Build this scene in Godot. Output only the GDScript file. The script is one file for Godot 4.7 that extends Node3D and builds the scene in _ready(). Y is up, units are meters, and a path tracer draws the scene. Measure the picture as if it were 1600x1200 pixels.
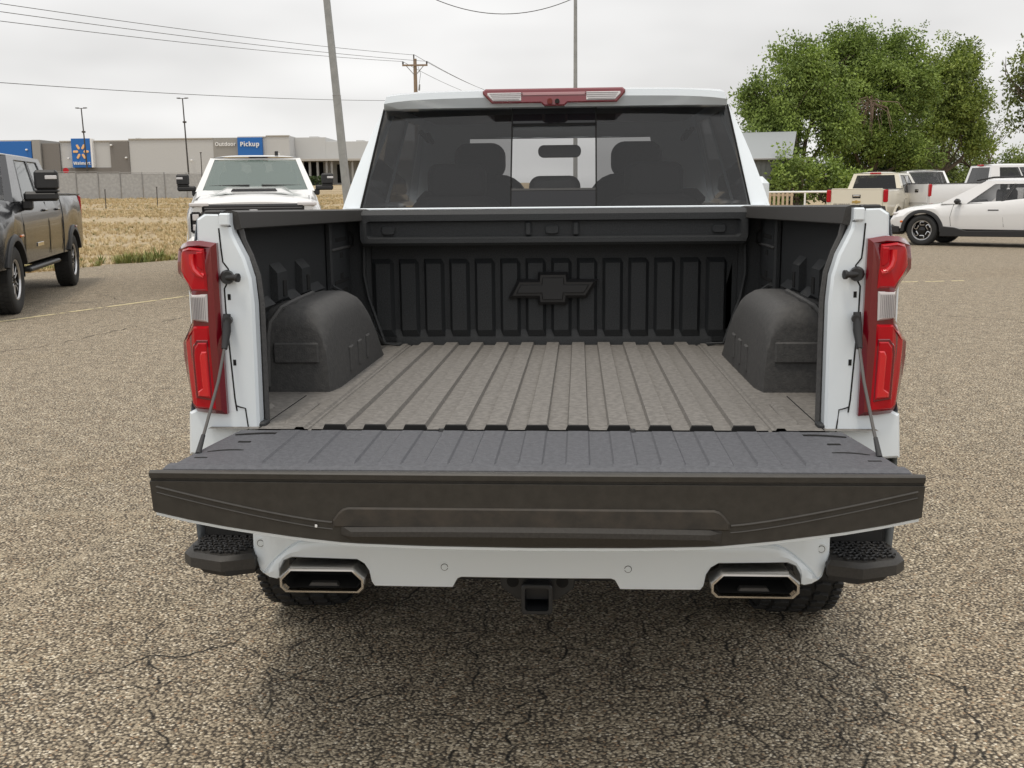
extends Node3D
# A white pickup truck seen from behind with its tailgate down, on a chip-seal parking lot under an overcast sky.
# Axes: the truck's rear face lies in z = 0 and it points to -z; x runs to the right; metres.

var mats := {}
var used_names := {}
var rng := RandomNumberGenerator.new()


func _ready() -> void:
	rng.seed = 7
	# --- camera
	var cam := Camera3D.new()
	cam.name = "camera"
	cam.fov = 39.27
	cam.near = 0.05
	cam.far = 4000.0
	cam.transform = Transform3D(Basis(Vector3(0.998093, -0.009961, -0.060919), Vector3(-0.001063, 0.983975, -0.178305), Vector3(0.061719, 0.178029, 0.982088)), Vector3(0.112, 1.52, 2.863))
	cam.current = true
	add_child(cam)
	# --- sky, sun behind cloud, exposure
	var env := Environment.new()
	env.background_mode = Environment.BG_SKY
	var sky := Sky.new()
	var pano := PanoramaSkyMaterial.new()
	pano.panorama = ImageTexture.create_from_image(sky_image())
	sky.sky_material = pano
	env.sky = sky
	env.tonemap_mode = Environment.TONE_MAPPER_LINEAR
	env.tonemap_exposure = 1.03
	env.sdfgi_enabled = true
	env.ssao_enabled = true
	env.ssil_enabled = true
	var we := WorldEnvironment.new()
	we.name = "environment"
	we.environment = env
	add_child(we)
	var sun := DirectionalLight3D.new()
	sun.name = "sun"
	sun.light_color = Color(1.0, 0.96, 0.9)
	sun.light_energy = 0.42
	sun.light_angular_distance = 12.0
	sun.shadow_enabled = true
	sun.rotation_degrees = Vector3(-72, -24, 0)
	add_child(sun)
	make_materials()
	build_ground()
	build_field()
	build_store()
	build_far_things()
	build_trees()
	build_parked_vehicles()
	build_main_truck()


func sky_image() -> Image:
	# even cloud sheet: soft streaks laid on a plane overhead
	var w := 1024
	var h := 512
	var im := Image.create_empty(w, h, false, Image.FORMAT_RGBF)
	var n := FastNoiseLite.new()
	n.seed = 21
	n.noise_type = FastNoiseLite.TYPE_SIMPLEX_SMOOTH
	n.frequency = 1.0
	n.fractal_octaves = 5
	n.fractal_gain = 0.5
	for j in h:
		var el := PI * (0.5 - (j + 0.5) / h)
		var up := sin(el)
		for i in w:
			var az := TAU * (i + 0.5) / w
			var c: float = 0.76
			if up > 0.0:
				var k := 1.0 / (up + 0.10)
				var px := cos(az) * cos(el) * k
				var pz := sin(az) * cos(el) * k
				var v := n.get_noise_2d(px * 0.55 + 3.0, pz * 0.55)
				var v2 := n.get_noise_2d(px * 0.2 - 9.0, pz * 0.2 + 4.0)
				c = 0.80 + v * 0.16 + v2 * 0.12
				c *= 1.0 + 0.42 * up
			var t := clampf(up * 6.0, 0.0, 1.0)
			im.set_pixel(i, j, Color(c * 1.0, c * lerpf(0.992, 0.995, t), c * lerpf(0.972, 0.99, t)))
	return im


# ---------------------------------------------------------------- names and metas
func numbered(called: String) -> String:
	if not used_names.has(called):
		used_names[called] = 0
		return called
	used_names[called] += 1
	return "%s_%03d" % [called, used_names[called]]


func tag(o: Node3D, label: String, category: String, group := "", kind := "") -> Node3D:
	if label:
		o.set_meta("label", label)
	if category:
		o.set_meta("category", category)
	if group:
		o.set_meta("group", group)
	if kind:
		o.set_meta("kind", kind)
	return o


func thing(called: String, label: String, category: String, at := Vector3.ZERO, turn := 0.0, group := "") -> Node3D:
	var o := Node3D.new()
	o.name = numbered(called)
	add_child(o)
	o.position = at
	o.rotation.y = turn
	tag(o, label, category, group)
	return o


func part(parent: Node3D, called: String, b, m: Material, label := "") -> MeshInstance3D:
	var o := MeshInstance3D.new()
	o.mesh = b.mesh() if b is MB else b
	o.name = numbered(called) if parent == self else called
	o.material_override = m
	if label:
		o.set_meta("label", label)
	parent.add_child(o, true)
	return o


func group_node(parent: Node3D, called: String, at := Vector3.ZERO) -> Node3D:
	var o := Node3D.new()
	o.name = called
	o.position = at
	parent.add_child(o, true)
	return o


# ---------------------------------------------------------------- mesh builder
class MB:
	var v := PackedVector3Array()
	var uv := PackedVector2Array()
	var uv2 := PackedVector2Array()
	var col := PackedColorArray()
	var smooth := 35.0
	var xf := Transform3D()

	func _init(angle := 35.0) -> void:
		smooth = angle

	func tri(a: Vector3, b: Vector3, c: Vector3) -> void:
		v.append(xf * a)
		v.append(xf * b)
		v.append(xf * c)

	func quad(a: Vector3, b: Vector3, c: Vector3, d: Vector3) -> void:
		tri(a, b, c)
		tri(a, c, d)

	func fan(p: Array) -> void:
		for i in range(1, p.size() - 1):
			tri(p[0], p[i], p[i + 1])

	# box with chamfered edges
	func box(c: Vector3, s: Vector3, bev := 0.0) -> MB:
		var h := s * 0.5
		bev = minf(bev, minf(h.x, minf(h.y, h.z)) * 0.9)
		var ax := [Vector3(1, 0, 0), Vector3(0, 1, 0), Vector3(0, 0, 1)]
		for k in 3:
			var n: Vector3 = ax[k]
			var a: Vector3 = ax[(k + 1) % 3]
			var d: Vector3 = ax[(k + 2) % 3]
			var hn: float = h[k]
			var ha: float = h[(k + 1) % 3] - bev
			var hd: float = h[(k + 2) % 3] - bev
			for sg in [1.0, -1.0]:
				var o: Vector3 = c + n * hn * sg
				var q := [o - a * ha - d * hd, o - a * ha + d * hd, o + a * ha + d * hd, o + a * ha - d * hd]
				if sg < 0:
					q.reverse()
				quad(q[0], q[1], q[2], q[3])
		if bev > 0.0:
			for k in 3:
				var a: Vector3 = ax[(k + 1) % 3]
				var d: Vector3 = ax[(k + 2) % 3]
				var n: Vector3 = ax[k]
				var hn: float = h[k] - bev
				var ha: float = h[(k + 1) % 3]
				var hd: float = h[(k + 2) % 3]
				for sa in [1.0, -1.0]:
					for sd in [1.0, -1.0]:
						var p1: Vector3 = c + a * ha * sa + d * (hd - bev) * sd
						var p2: Vector3 = c + a * (ha - bev) * sa + d * hd * sd
						var q := [p1 - n * hn, p2 - n * hn, p2 + n * hn, p1 + n * hn]
						if sa * sd > 0:
							q.reverse()
						quad(q[0], q[1], q[2], q[3])
			for sx in [1.0, -1.0]:
				for sy in [1.0, -1.0]:
					for sz in [1.0, -1.0]:
						var px := c + Vector3(h.x * sx, (h.y - bev) * sy, (h.z - bev) * sz)
						var py := c + Vector3((h.x - bev) * sx, h.y * sy, (h.z - bev) * sz)
						var pz := c + Vector3((h.x - bev) * sx, (h.y - bev) * sy, h.z * sz)
						if sx * sy * sz > 0:
							tri(px, pz, py)
						else:
							tri(px, py, pz)
		return self

	# polygon in the xy plane, pushed from z0 (back) to z1 (front, towards +z), bevelled at the front
	func prism(p: PackedVector2Array, z0: float, z1: float, bev := 0.0) -> MB:
		if Geometry2D.is_polygon_clockwise(p):
			p = p.duplicate()
			p.reverse()
		var n := p.size()
		var inner := p
		if bev > 0.0:
			inner = MB.inset(p, bev)
		var t := Geometry2D.triangulate_polygon(inner)
		for i in range(0, t.size(), 3):
			var a := inner[t[i]]
			var b := inner[t[i + 1]]
			var c := inner[t[i + 2]]
			if (b - a).cross(c - a) > 0:
				var s := b
				b = c
				c = s
			tri(Vector3(a.x, a.y, z1), Vector3(b.x, b.y, z1), Vector3(c.x, c.y, z1))
		var t2 := Geometry2D.triangulate_polygon(p)
		for i in range(0, t2.size(), 3):
			var a := p[t2[i]]
			var b := p[t2[i + 1]]
			var c := p[t2[i + 2]]
			if (b - a).cross(c - a) < 0:
				var s := b
				b = c
				c = s
			tri(Vector3(a.x, a.y, z0), Vector3(b.x, b.y, z0), Vector3(c.x, c.y, z0))
		for i in n:
			var a := p[i]
			var b := p[(i + 1) % n]
			var ai := inner[i]
			var bi := inner[(i + 1) % n]
			var zm := z1 - bev * signf(z1 - z0)
			quad(Vector3(a.x, a.y, z0), Vector3(a.x, a.y, zm), Vector3(b.x, b.y, zm), Vector3(b.x, b.y, z0))
			if bev > 0.0:
				quad(Vector3(a.x, a.y, zm), Vector3(ai.x, ai.y, z1), Vector3(bi.x, bi.y, z1), Vector3(b.x, b.y, zm))
		return self

	static func inset(p: PackedVector2Array, d: float) -> PackedVector2Array:
		var out := PackedVector2Array()
		var n := p.size()
		for i in n:
			var e1 := (p[i] - p[(i + n - 1) % n]).normalized()
			var e2 := (p[(i + 1) % n] - p[i]).normalized()
			var n1 := Vector2(-e1.y, e1.x)
			var n2 := Vector2(-e2.y, e2.x)
			var m := (n1 + n2)
			var l := m.length_squared()
			m = m * (2.0 / maxf(l, 0.5))
			out.append(p[i] + m * d)
		return out

	# rows of points; neighbouring rows are joined
	func loft(rows: Array, closed := false, caps := false) -> MB:
		for i in rows.size() - 1:
			var a: Array = rows[i]
			var b: Array = rows[i + 1]
			var n := a.size()
			for j in (n if closed else n - 1):
				var k := (j + 1) % n
				quad(a[j], b[j], b[k], a[k])
		if caps:
			var f: Array = rows[0].duplicate()
			fan(f)
			var l: Array = rows[-1].duplicate()
			l.reverse()
			fan(l)
		return self

	func tube(path: Array, r, sides := 8, caps := true) -> MB:
		var rows := []
		var n := path.size()
		var ref := Vector3.UP
		for i in n:
			var d: Vector3 = ((path[mini(i + 1, n - 1)] as Vector3) - (path[maxi(i - 1, 0)] as Vector3)).normalized()
			if absf(d.dot(ref)) > 0.95:
				ref = Vector3.RIGHT if absf(d.x) < 0.9 else Vector3.BACK
			var a := d.cross(ref).normalized()
			var b := a.cross(d).normalized()
			var rr: float = r[i] if r is Array else r
			var ring := []
			for k in sides:
				var t := TAU * k / sides
				ring.append((path[i] as Vector3) + a * cos(t) * rr + b * sin(t) * rr)
			rows.append(ring)
		return loft(rows, true, caps)

	# profile of Vector2(radius, along x) turned round the x axis
	func lathe_x(prof: Array, seg := 32, c := Vector3.ZERO) -> MB:
		var rows := []
		for i in seg + 1:
			var t := TAU * i / seg
			var ring := []
			for q in prof:
				ring.append(c + Vector3(q.y, cos(t) * q.x, sin(t) * q.x))
			rows.append(ring)
		return loft(rows)

	func each(f: Callable) -> MB:
		for i in v.size():
			v[i] = f.call(v[i])
		return self

	func mirror_x() -> MB:
		var n := v.size()
		for i in range(0, n, 3):
			var a := v[i]
			var b := v[i + 1]
			var c := v[i + 2]
			v[i] = Vector3(-a.x, a.y, a.z)
			v[i + 1] = Vector3(-c.x, c.y, c.z)
			v[i + 2] = Vector3(-b.x, b.y, b.z)
		return self

	func add(o: MB, t := Transform3D()) -> MB:
		for q in o.v:
			v.append(t * q)
		return self

	func mesh() -> ArrayMesh:
		var n := v.size()
		var nf := n / 3
		var fn := PackedVector3Array()
		fn.resize(nf)
		var at := {}
		for f in nf:
			var a := v[f * 3]
			var b := v[f * 3 + 1]
			var c := v[f * 3 + 2]
			fn[f] = (c - a).cross(b - a)
			if smooth > 0.0:
				for k in 3:
					var key := Vector3i((v[f * 3 + k] * 5000.0).round())
					if at.has(key):
						at[key].append(f)
					else:
						at[key] = PackedInt32Array([f])
		var unit := PackedVector3Array()
		unit.resize(nf)
		for f in nf:
			unit[f] = fn[f].normalized()
		var nr := PackedVector3Array()
		nr.resize(n)
		var lim := cos(deg_to_rad(smooth))
		for f in nf:
			for k in 3:
				var s := fn[f]
				if smooth > 0.0:
					s = Vector3.ZERO
					for g in at[Vector3i((v[f * 3 + k] * 5000.0).round())]:
						if unit[g].dot(unit[f]) > lim:
							s += fn[g]
				nr[f * 3 + k] = s.normalized() if s.length_squared() > 1e-20 else Vector3.UP
		var arr := []
		arr.resize(Mesh.ARRAY_MAX)
		arr[Mesh.ARRAY_VERTEX] = v
		arr[Mesh.ARRAY_NORMAL] = nr
		if uv.size() == n:
			arr[Mesh.ARRAY_TEX_UV] = uv
		if uv2.size() == n:
			arr[Mesh.ARRAY_TEX_UV2] = uv2
		if col.size() == n:
			arr[Mesh.ARRAY_COLOR] = col
		var m := ArrayMesh.new()
		m.add_surface_from_arrays(Mesh.PRIMITIVE_TRIANGLES, arr)
		return m


func pv(a: Array) -> PackedVector2Array:
	var p := PackedVector2Array()
	for i in range(0, a.size(), 2):
		p.append(Vector2(a[i], a[i + 1]))
	return p


func mirror2(p: PackedVector2Array) -> PackedVector2Array:
	var o := PackedVector2Array()
	for q in p:
		o.append(Vector2(-q.x, q.y))
	return o


func rounded(cx: float, cy: float, w: float, h: float, r: float, seg := 4) -> PackedVector2Array:
	var p := PackedVector2Array()
	for k in 4:
		var sx: float = [1, -1, -1, 1][k]
		var sy: float = [1, 1, -1, -1][k]
		for i in seg + 1:
			var t := PI / 2 * (k + float(i) / seg)
			p.append(Vector2(cx + sx * (w / 2 - r) + cos(t) * r, cy + sy * (h / 2 - r) + sin(t) * r))
	return p


func curve(keys: Array, t: float) -> float:
	# smooth interpolation through [x, y] pairs
	if t <= keys[0][0]:
		return keys[0][1]
	for i in keys.size() - 1:
		if t <= keys[i + 1][0]:
			var k: float = (t - keys[i][0]) / maxf(keys[i + 1][0] - keys[i][0], 1e-6)
			return lerpf(keys[i][1], keys[i + 1][1], k)
	return keys[-1][1]


# ---------------------------------------------------------------- materials
func lin(r: float, g: float, b: float, a := 1.0) -> Color:
	var c := Color(r, g, b).linear_to_srgb()
	c.a = a
	return c


func mat(called: String, c: Color, rough := 0.6, metal := 0.0) -> StandardMaterial3D:
	var m := StandardMaterial3D.new()
	m.resource_name = called
	m.albedo_color = c
	m.roughness = rough
	m.metallic = metal
	mats[called] = m
	return m


func paint(called: String, c: Color, rough := 0.32) -> StandardMaterial3D:
	var m := mat(called, c, rough)
	m.clearcoat_enabled = true
	m.clearcoat = 1.0
	m.clearcoat_roughness = 0.06
	return m


func glass(called: String, c: Color) -> StandardMaterial3D:
	var m := mat(called, c, 0.03)
	m.transparency = BaseMaterial3D.TRANSPARENCY_ALPHA
	m.metallic_specular = 0.5
	return m


func grain(m: StandardMaterial3D, tex: Texture2D, depth_cm: float, scale: float, world := false) -> void:
	m.heightmap_enabled = true
	m.heightmap_texture = tex
	m.heightmap_scale = depth_cm
	m.uv1_triplanar = true
	m.uv1_world_triplanar = world
	m.uv1_scale = Vector3.ONE * scale


func noise_image(size: int, seed_: int, freq: float, octaves: int, lo: float, hi: float, type := FastNoiseLite.TYPE_SIMPLEX_SMOOTH) -> Image:
	var n := FastNoiseLite.new()
	n.seed = seed_
	n.noise_type = type
	n.frequency = freq
	n.fractal_octaves = octaves
	var im := n.get_seamless_image(size, size)
	var d := im.get_data()
	var out := PackedByteArray()
	out.resize(d.size())
	for i in d.size():
		out[i] = int(clampf(lerpf(lo, hi, d[i] / 255.0), 0.0, 1.0) * 255.0)
	return Image.create_from_data(size, size, false, Image.FORMAT_L8, out)


func speckle(size: int, seed_: int, freq: float, octaves: int, dark: Color, light: Color, gain := 1.0) -> ImageTexture:
	# colour texture between two tones
	var n := FastNoiseLite.new()
	n.seed = seed_
	n.noise_type = FastNoiseLite.TYPE_SIMPLEX_SMOOTH
	n.frequency = freq
	n.fractal_octaves = octaves
	n.fractal_gain = 0.65
	var d := n.get_seamless_image(size, size).get_data()
	var out := PackedByteArray()
	out.resize(d.size() * 3)
	for i in d.size():
		var c := dark.lerp(light, clampf((d[i] / 255.0 - 0.5) * gain + 0.5, 0.0, 1.0))
		out[i * 3] = int(c.r * 255.0)
		out[i * 3 + 1] = int(c.g * 255.0)
		out[i * 3 + 2] = int(c.b * 255.0)
	return ImageTexture.create_from_image(Image.create_from_data(size, size, false, Image.FORMAT_RGB8, out))


func triplanar_color(m: StandardMaterial3D, tex: Texture2D, scale: float, world := false) -> void:
	m.albedo_texture = tex
	m.albedo_color = Color.WHITE
	m.uv1_triplanar = true
	m.uv1_world_triplanar = world
	m.uv1_scale = Vector3.ONE * scale


func make_materials() -> void:
	var fine := ImageTexture.create_from_image(noise_image(512, 3, 0.16, 3, 0.0, 1.0))
	paint("truck_white", lin(0.74, 0.80, 0.845))
	paint("white_paint", lin(0.74, 0.74, 0.73))
	paint("cream_paint", lin(0.72, 0.67, 0.55))
	paint("black_paint", lin(0.012, 0.013, 0.016), 0.25)
	mats.black_paint.clearcoat = 0.45
	paint("bright_white", lin(0.73, 0.73, 0.73))
	# sprayed bed liner: black with a fine pebble; the floor carries dust
	var liner := mat("liner", Color.WHITE, 0.62)
	triplanar_color(liner, speckle(512, 31, 0.09, 4, lin(0.012, 0.0135, 0.015), lin(0.038, 0.041, 0.044), 1.3), 3.0)
	grain(liner, fine, 0.10, 3.0)
	var wheelhouse := mat("wheelhouse", Color.WHITE, 0.7)
	triplanar_color(wheelhouse, speckle(512, 34, 0.05, 5, lin(0.046, 0.046, 0.047), lin(0.092, 0.090, 0.087), 1.0), 1.6)
	grain(wheelhouse, fine, 0.10, 1.6)
	var dusty := mat("dusty_floor", Color.WHITE, 0.8)
	triplanar_color(dusty, speckle(1024, 37, 0.03, 6, lin(0.135, 0.127, 0.117), lin(0.225, 0.212, 0.195), 1.4), 1.1)
	grain(dusty, fine, 0.08, 1.1)
	var gate := mat("gate_liner", Color.WHITE, 0.6)
	triplanar_color(gate, speckle(512, 39, 0.06, 5, lin(0.066, 0.068, 0.077), lin(0.110, 0.113, 0.125), 1.3), 1.7)
	grain(gate, fine, 0.08, 1.7)
	var cap := mat("black_plastic", Color.WHITE, 0.55)
	triplanar_color(cap, speckle(512, 41, 0.05, 5, lin(0.026, 0.024, 0.022), lin(0.046, 0.043, 0.039), 1.2), 1.3)
	grain(cap, fine, 0.02, 4.0)
	mat("trim_black", lin(0.016, 0.016, 0.017), 0.45)
	mat("gloss_black", lin(0.008, 0.008, 0.009), 0.15)
	mat("under_black", lin(0.012, 0.012, 0.012), 0.8)
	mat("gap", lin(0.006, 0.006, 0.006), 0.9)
	mat("rubber", lin(0.020, 0.020, 0.020), 0.75)
	mat("chrome", lin(0.78, 0.77, 0.75), 0.12, 1.0)
	mat("dull_metal", lin(0.35, 0.34, 0.32), 0.4, 1.0)
	mat("alloy", lin(0.55, 0.55, 0.56), 0.3, 1.0)
	mat("seat", lin(0.022, 0.022, 0.024), 0.6)
	var red := paint("lens_red", lin(0.42, 0.003, 0.010), 0.12)
	red.metallic_specular = 0.35
	for k in ["lens_red"]:
		mats[k].clearcoat = 0.35
		mats[k].metallic_specular = 0.35
	paint("lens_dark", lin(0.15, 0.003, 0.010), 0.12)
	paint("lens_bright", lin(0.62, 0.006, 0.012), 0.15)
	paint("lens_clear", lin(0.62, 0.60, 0.60), 0.12)
	paint("lens_amber", lin(0.7, 0.16, 0.03), 0.15)
	glass("tint", Color(0.012, 0.012, 0.014, 0.80))
	glass("tint_light", Color(0.02, 0.024, 0.024, 0.55))
	glass("clear_glass", Color(0.05, 0.07, 0.065, 0.16))
	var pole := mat("pole_paint", Color.WHITE, 0.6)
	triplanar_color(pole, speckle(256, 51, 0.02, 4, lin(0.24, 0.25, 0.25), lin(0.33, 0.34, 0.34)), 0.4)
	var wood := mat("weathered_wood", Color.WHITE, 0.9)
	triplanar_color(wood, speckle(256, 53, 0.03, 4, lin(0.20, 0.14, 0.10), lin(0.36, 0.28, 0.20)), 0.7)
	mat("pallet_wood", lin(0.52, 0.40, 0.27), 0.85)
	mat("wire", lin(0.05, 0.05, 0.05), 0.6)
	mat("dark_pole", lin(0.05, 0.045, 0.04), 0.6)
	mat("yellow_line", lin(0.60, 0.51, 0.30), 0.85)
	# parts of the truck in front that differ from the shared ones
	glass("rear_tint", Color(0.010, 0.010, 0.016, 0.72))
	glass("slider_tint", Color(0.012, 0.016, 0.016, 0.38))
	mat("dark_glass", lin(0.012, 0.012, 0.014), 0.05)
	paint("lens_wine", lin(0.17, 0.010, 0.018), 0.15)
	paint("lens_pink", lin(0.36, 0.18, 0.19), 0.2)
	mat("lens_rib", lin(0.28, 0.26, 0.27), 0.2)
	mat("chrome_dark", lin(0.58, 0.56, 0.54), 0.12, 1.0)
	mat("hitch", lin(0.018, 0.020, 0.023), 0.35)
	mat("badge", lin(0.014, 0.014, 0.015), 0.30)
	mat("cable", lin(0.09, 0.085, 0.08), 0.45, 0.3)
	var cp := mat("cap_plastic", Color.WHITE, 0.5)
	triplanar_color(cp, speckle(512, 43, 0.04, 5, lin(0.030, 0.0275, 0.024), lin(0.050, 0.046, 0.040), 1.1), 1.1)
	var cd := mat("cap_dusty", Color.WHITE, 0.7)
	triplanar_color(cd, speckle(512, 45, 0.02, 6, lin(0.034, 0.031, 0.027), lin(0.066, 0.055, 0.044), 1.4), 1.3)
	glass("windshield", Color(0.50, 0.56, 0.54, 0.55))  # pale grey-green colour stands in for the sky reflected in the glass
	glass("privacy", Color(0.01, 0.01, 0.012, 0.93))
	mat("gold", lin(0.6, 0.42, 0.15), 0.3, 1.0)
	glass("sky_toned_glass", Color(0.30, 0.34, 0.34, 0.6))  # light grey in the colour imitates sky reflection on the side panes
	mat("sooty_metal", lin(0.10, 0.095, 0.09), 0.5, 0.4)


# ---------------------------------------------------------------- ground
func terrain(x: float, z: float) -> float:
	var d := -z + 2.86
	var k := clampf((8.0 - x) / 16.0, 0.0, 1.0)
	k = k * k * (3.0 - 2.0 * k)
	var h := 0.0
	if d > 24.0:
		h = curve([[24.0, 0.0], [60.0, 0.42], [110.0, 1.0], [140.0, 1.75], [165.0, 2.5], [400.0, 2.6]], d)
	return h * k


func chip_textures() -> Array:
	# stone chips rolled into tar: one cell per chip
	var s := 2048
	var n := FastNoiseLite.new()
	n.seed = 5
	n.noise_type = FastNoiseLite.TYPE_CELLULAR
	n.cellular_jitter = 1.0
	n.frequency = 0.21
	n.fractal_type = FastNoiseLite.FRACTAL_NONE
	n.domain_warp_enabled = true
	n.domain_warp_amplitude = 4.0
	n.domain_warp_frequency = 0.11
	n.domain_warp_fractal_type = FastNoiseLite.DOMAIN_WARP_FRACTAL_NONE
	n.cellular_return_type = FastNoiseLite.RETURN_CELL_VALUE
	var a := n.get_seamless_image(s, s, false, false, 0.02).get_data()
	n.cellular_return_type = FastNoiseLite.RETURN_DISTANCE
	var b := n.get_seamless_image(s, s, false, false, 0.02).get_data()
	var f := FastNoiseLite.new()
	f.seed = 9
	f.frequency = 0.012
	f.fractal_octaves = 4
	var c := f.get_seamless_image(s, s).get_data()
	f.seed = 19
	f.frequency = 0.3
	f.fractal_octaves = 2
	var e := f.get_seamless_image(s, s).get_data()
	var tones := []
	for i in 256:
		var t := i / 255.0
		var r := fmod(t * 37.13, 1.0)
		var base := lin(0.24, 0.195, 0.135).lerp(lin(0.62, 0.53, 0.39), r * r * 0.55 + r * 0.45)
		if t < 0.10:
			base = lin(0.11, 0.088, 0.062)
		elif t > 0.93:
			base = lin(0.74, 0.66, 0.52)
		elif t > 0.89:
			base = lin(0.36, 0.25, 0.155)
		tones.append(base)
	var tar := lin(0.050, 0.040, 0.030)
	var rgb := PackedByteArray()
	rgb.resize(s * s * 3)
	var hgt := PackedByteArray()
	hgt.resize(s * s)
	for i in s * s:
		var dist := b[i] / 255.0
		var patch := c[i] / 255.0
		var wear := 0.40 + (patch - 0.5) * 0.22
		var k := clampf((dist - wear) * 6.0, 0.0, 1.0)
		var q: Color = tones[a[i]]
		q = q.lerp(tar, k * 0.92)
		var g := 0.86 + 0.28 * e[i] / 255.0
		rgb[i * 3] = mini(255, int(q.r * g * 255.0))
		rgb[i * 3 + 1] = mini(255, int(q.g * g * 255.0))
		rgb[i * 3 + 2] = mini(255, int(q.b * g * 255.0))
		hgt[i] = int(clampf((1.0 - dist) * 0.75 + (a[i] / 255.0) * 0.18 + e[i] / 255.0 * 0.10, 0.0, 1.0) * 255.0)
	return [ImageTexture.create_from_image(Image.create_from_data(s, s, false, Image.FORMAT_RGB8, rgb)), ImageTexture.create_from_image(Image.create_from_data(s, s, false, Image.FORMAT_L8, hgt))]


const NEAR := Rect2(-4.0, -5.0, 8.0, 8.0)   # the patch behind the truck whose cracks are drawn one by one


func crack_texture() -> ImageTexture:
	var s := 2048
	var px := PackedByteArray()
	px.resize(s * s)
	px.fill(255)
	var r := RandomNumberGenerator.new()
	r.seed = 77
	var starts := []
	# alligator cracking behind and under the tail: cells whose borders are walked
	var pts := []
	for gy in 9:
		for gx in 13:
			pts.append(Vector2(-1.30 + gx * 0.215 + r.randf_range(-0.09, 0.09), -1.35 + gy * 0.215 + r.randf_range(-0.09, 0.09)))
	for gy in 9:
		for gx in 13:
			var p: Vector2 = pts[gy * 13 + gx]
			if gx < 12 and r.randf() < 0.42:
				starts.append([p, pts[gy * 13 + gx + 1], r.randf_range(0.2, 0.6)])
			if gy < 8 and r.randf() < 0.62:
				starts.append([p, pts[(gy + 1) * 13 + gx], r.randf_range(0.3, 0.9)])
	starts.append([Vector2(-1.75, -0.1), Vector2(-0.85, -0.72), 0.9])
	starts.append([Vector2(-0.85, -0.72), Vector2(-0.3, -1.3), 0.8])
	for q in starts:
		var p: Vector2 = q[0]
		var e: Vector2 = q[1]
		var wd: float = q[2]
		var steps := int(p.distance_to(e) / 0.0025)
		var off := 0.0
		var vel := 0.0
		for i in steps:
			var t := float(i) / steps
			vel = vel * 0.93 + r.randf_range(-0.0009, 0.0009)
			off += vel
			off *= 0.996
			var m := p.lerp(e, t) + (e - p).orthogonal().normalized() * off
			var wpx := wd * (0.55 + 0.5 * sin(t * 9.0 + p.x * 20.0)) + 0.2
			var cx := (m.x - NEAR.position.x) / NEAR.size.x * s
			var cy := (m.y - NEAR.position.y) / NEAR.size.y * s
			var rad := int(ceil(wpx)) + 1
			for dy in range(-rad, rad + 1):
				for dx in range(-rad, rad + 1):
					var ix := int(cx) + dx
					var iy := int(cy) + dy
					if ix < 0 or iy < 0 or ix >= s or iy >= s:
						continue
					var dd := Vector2(ix + 0.5 - cx, iy + 0.5 - cy).length()
					var k := clampf(wpx + 0.6 - dd, 0.0, 1.0)
					px[iy * s + ix] = mini(px[iy * s + ix], int(255.0 * (1.0 - 0.7 * k)))
	return ImageTexture.create_from_image(Image.create_from_data(s, s, false, Image.FORMAT_L8, px))


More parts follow.
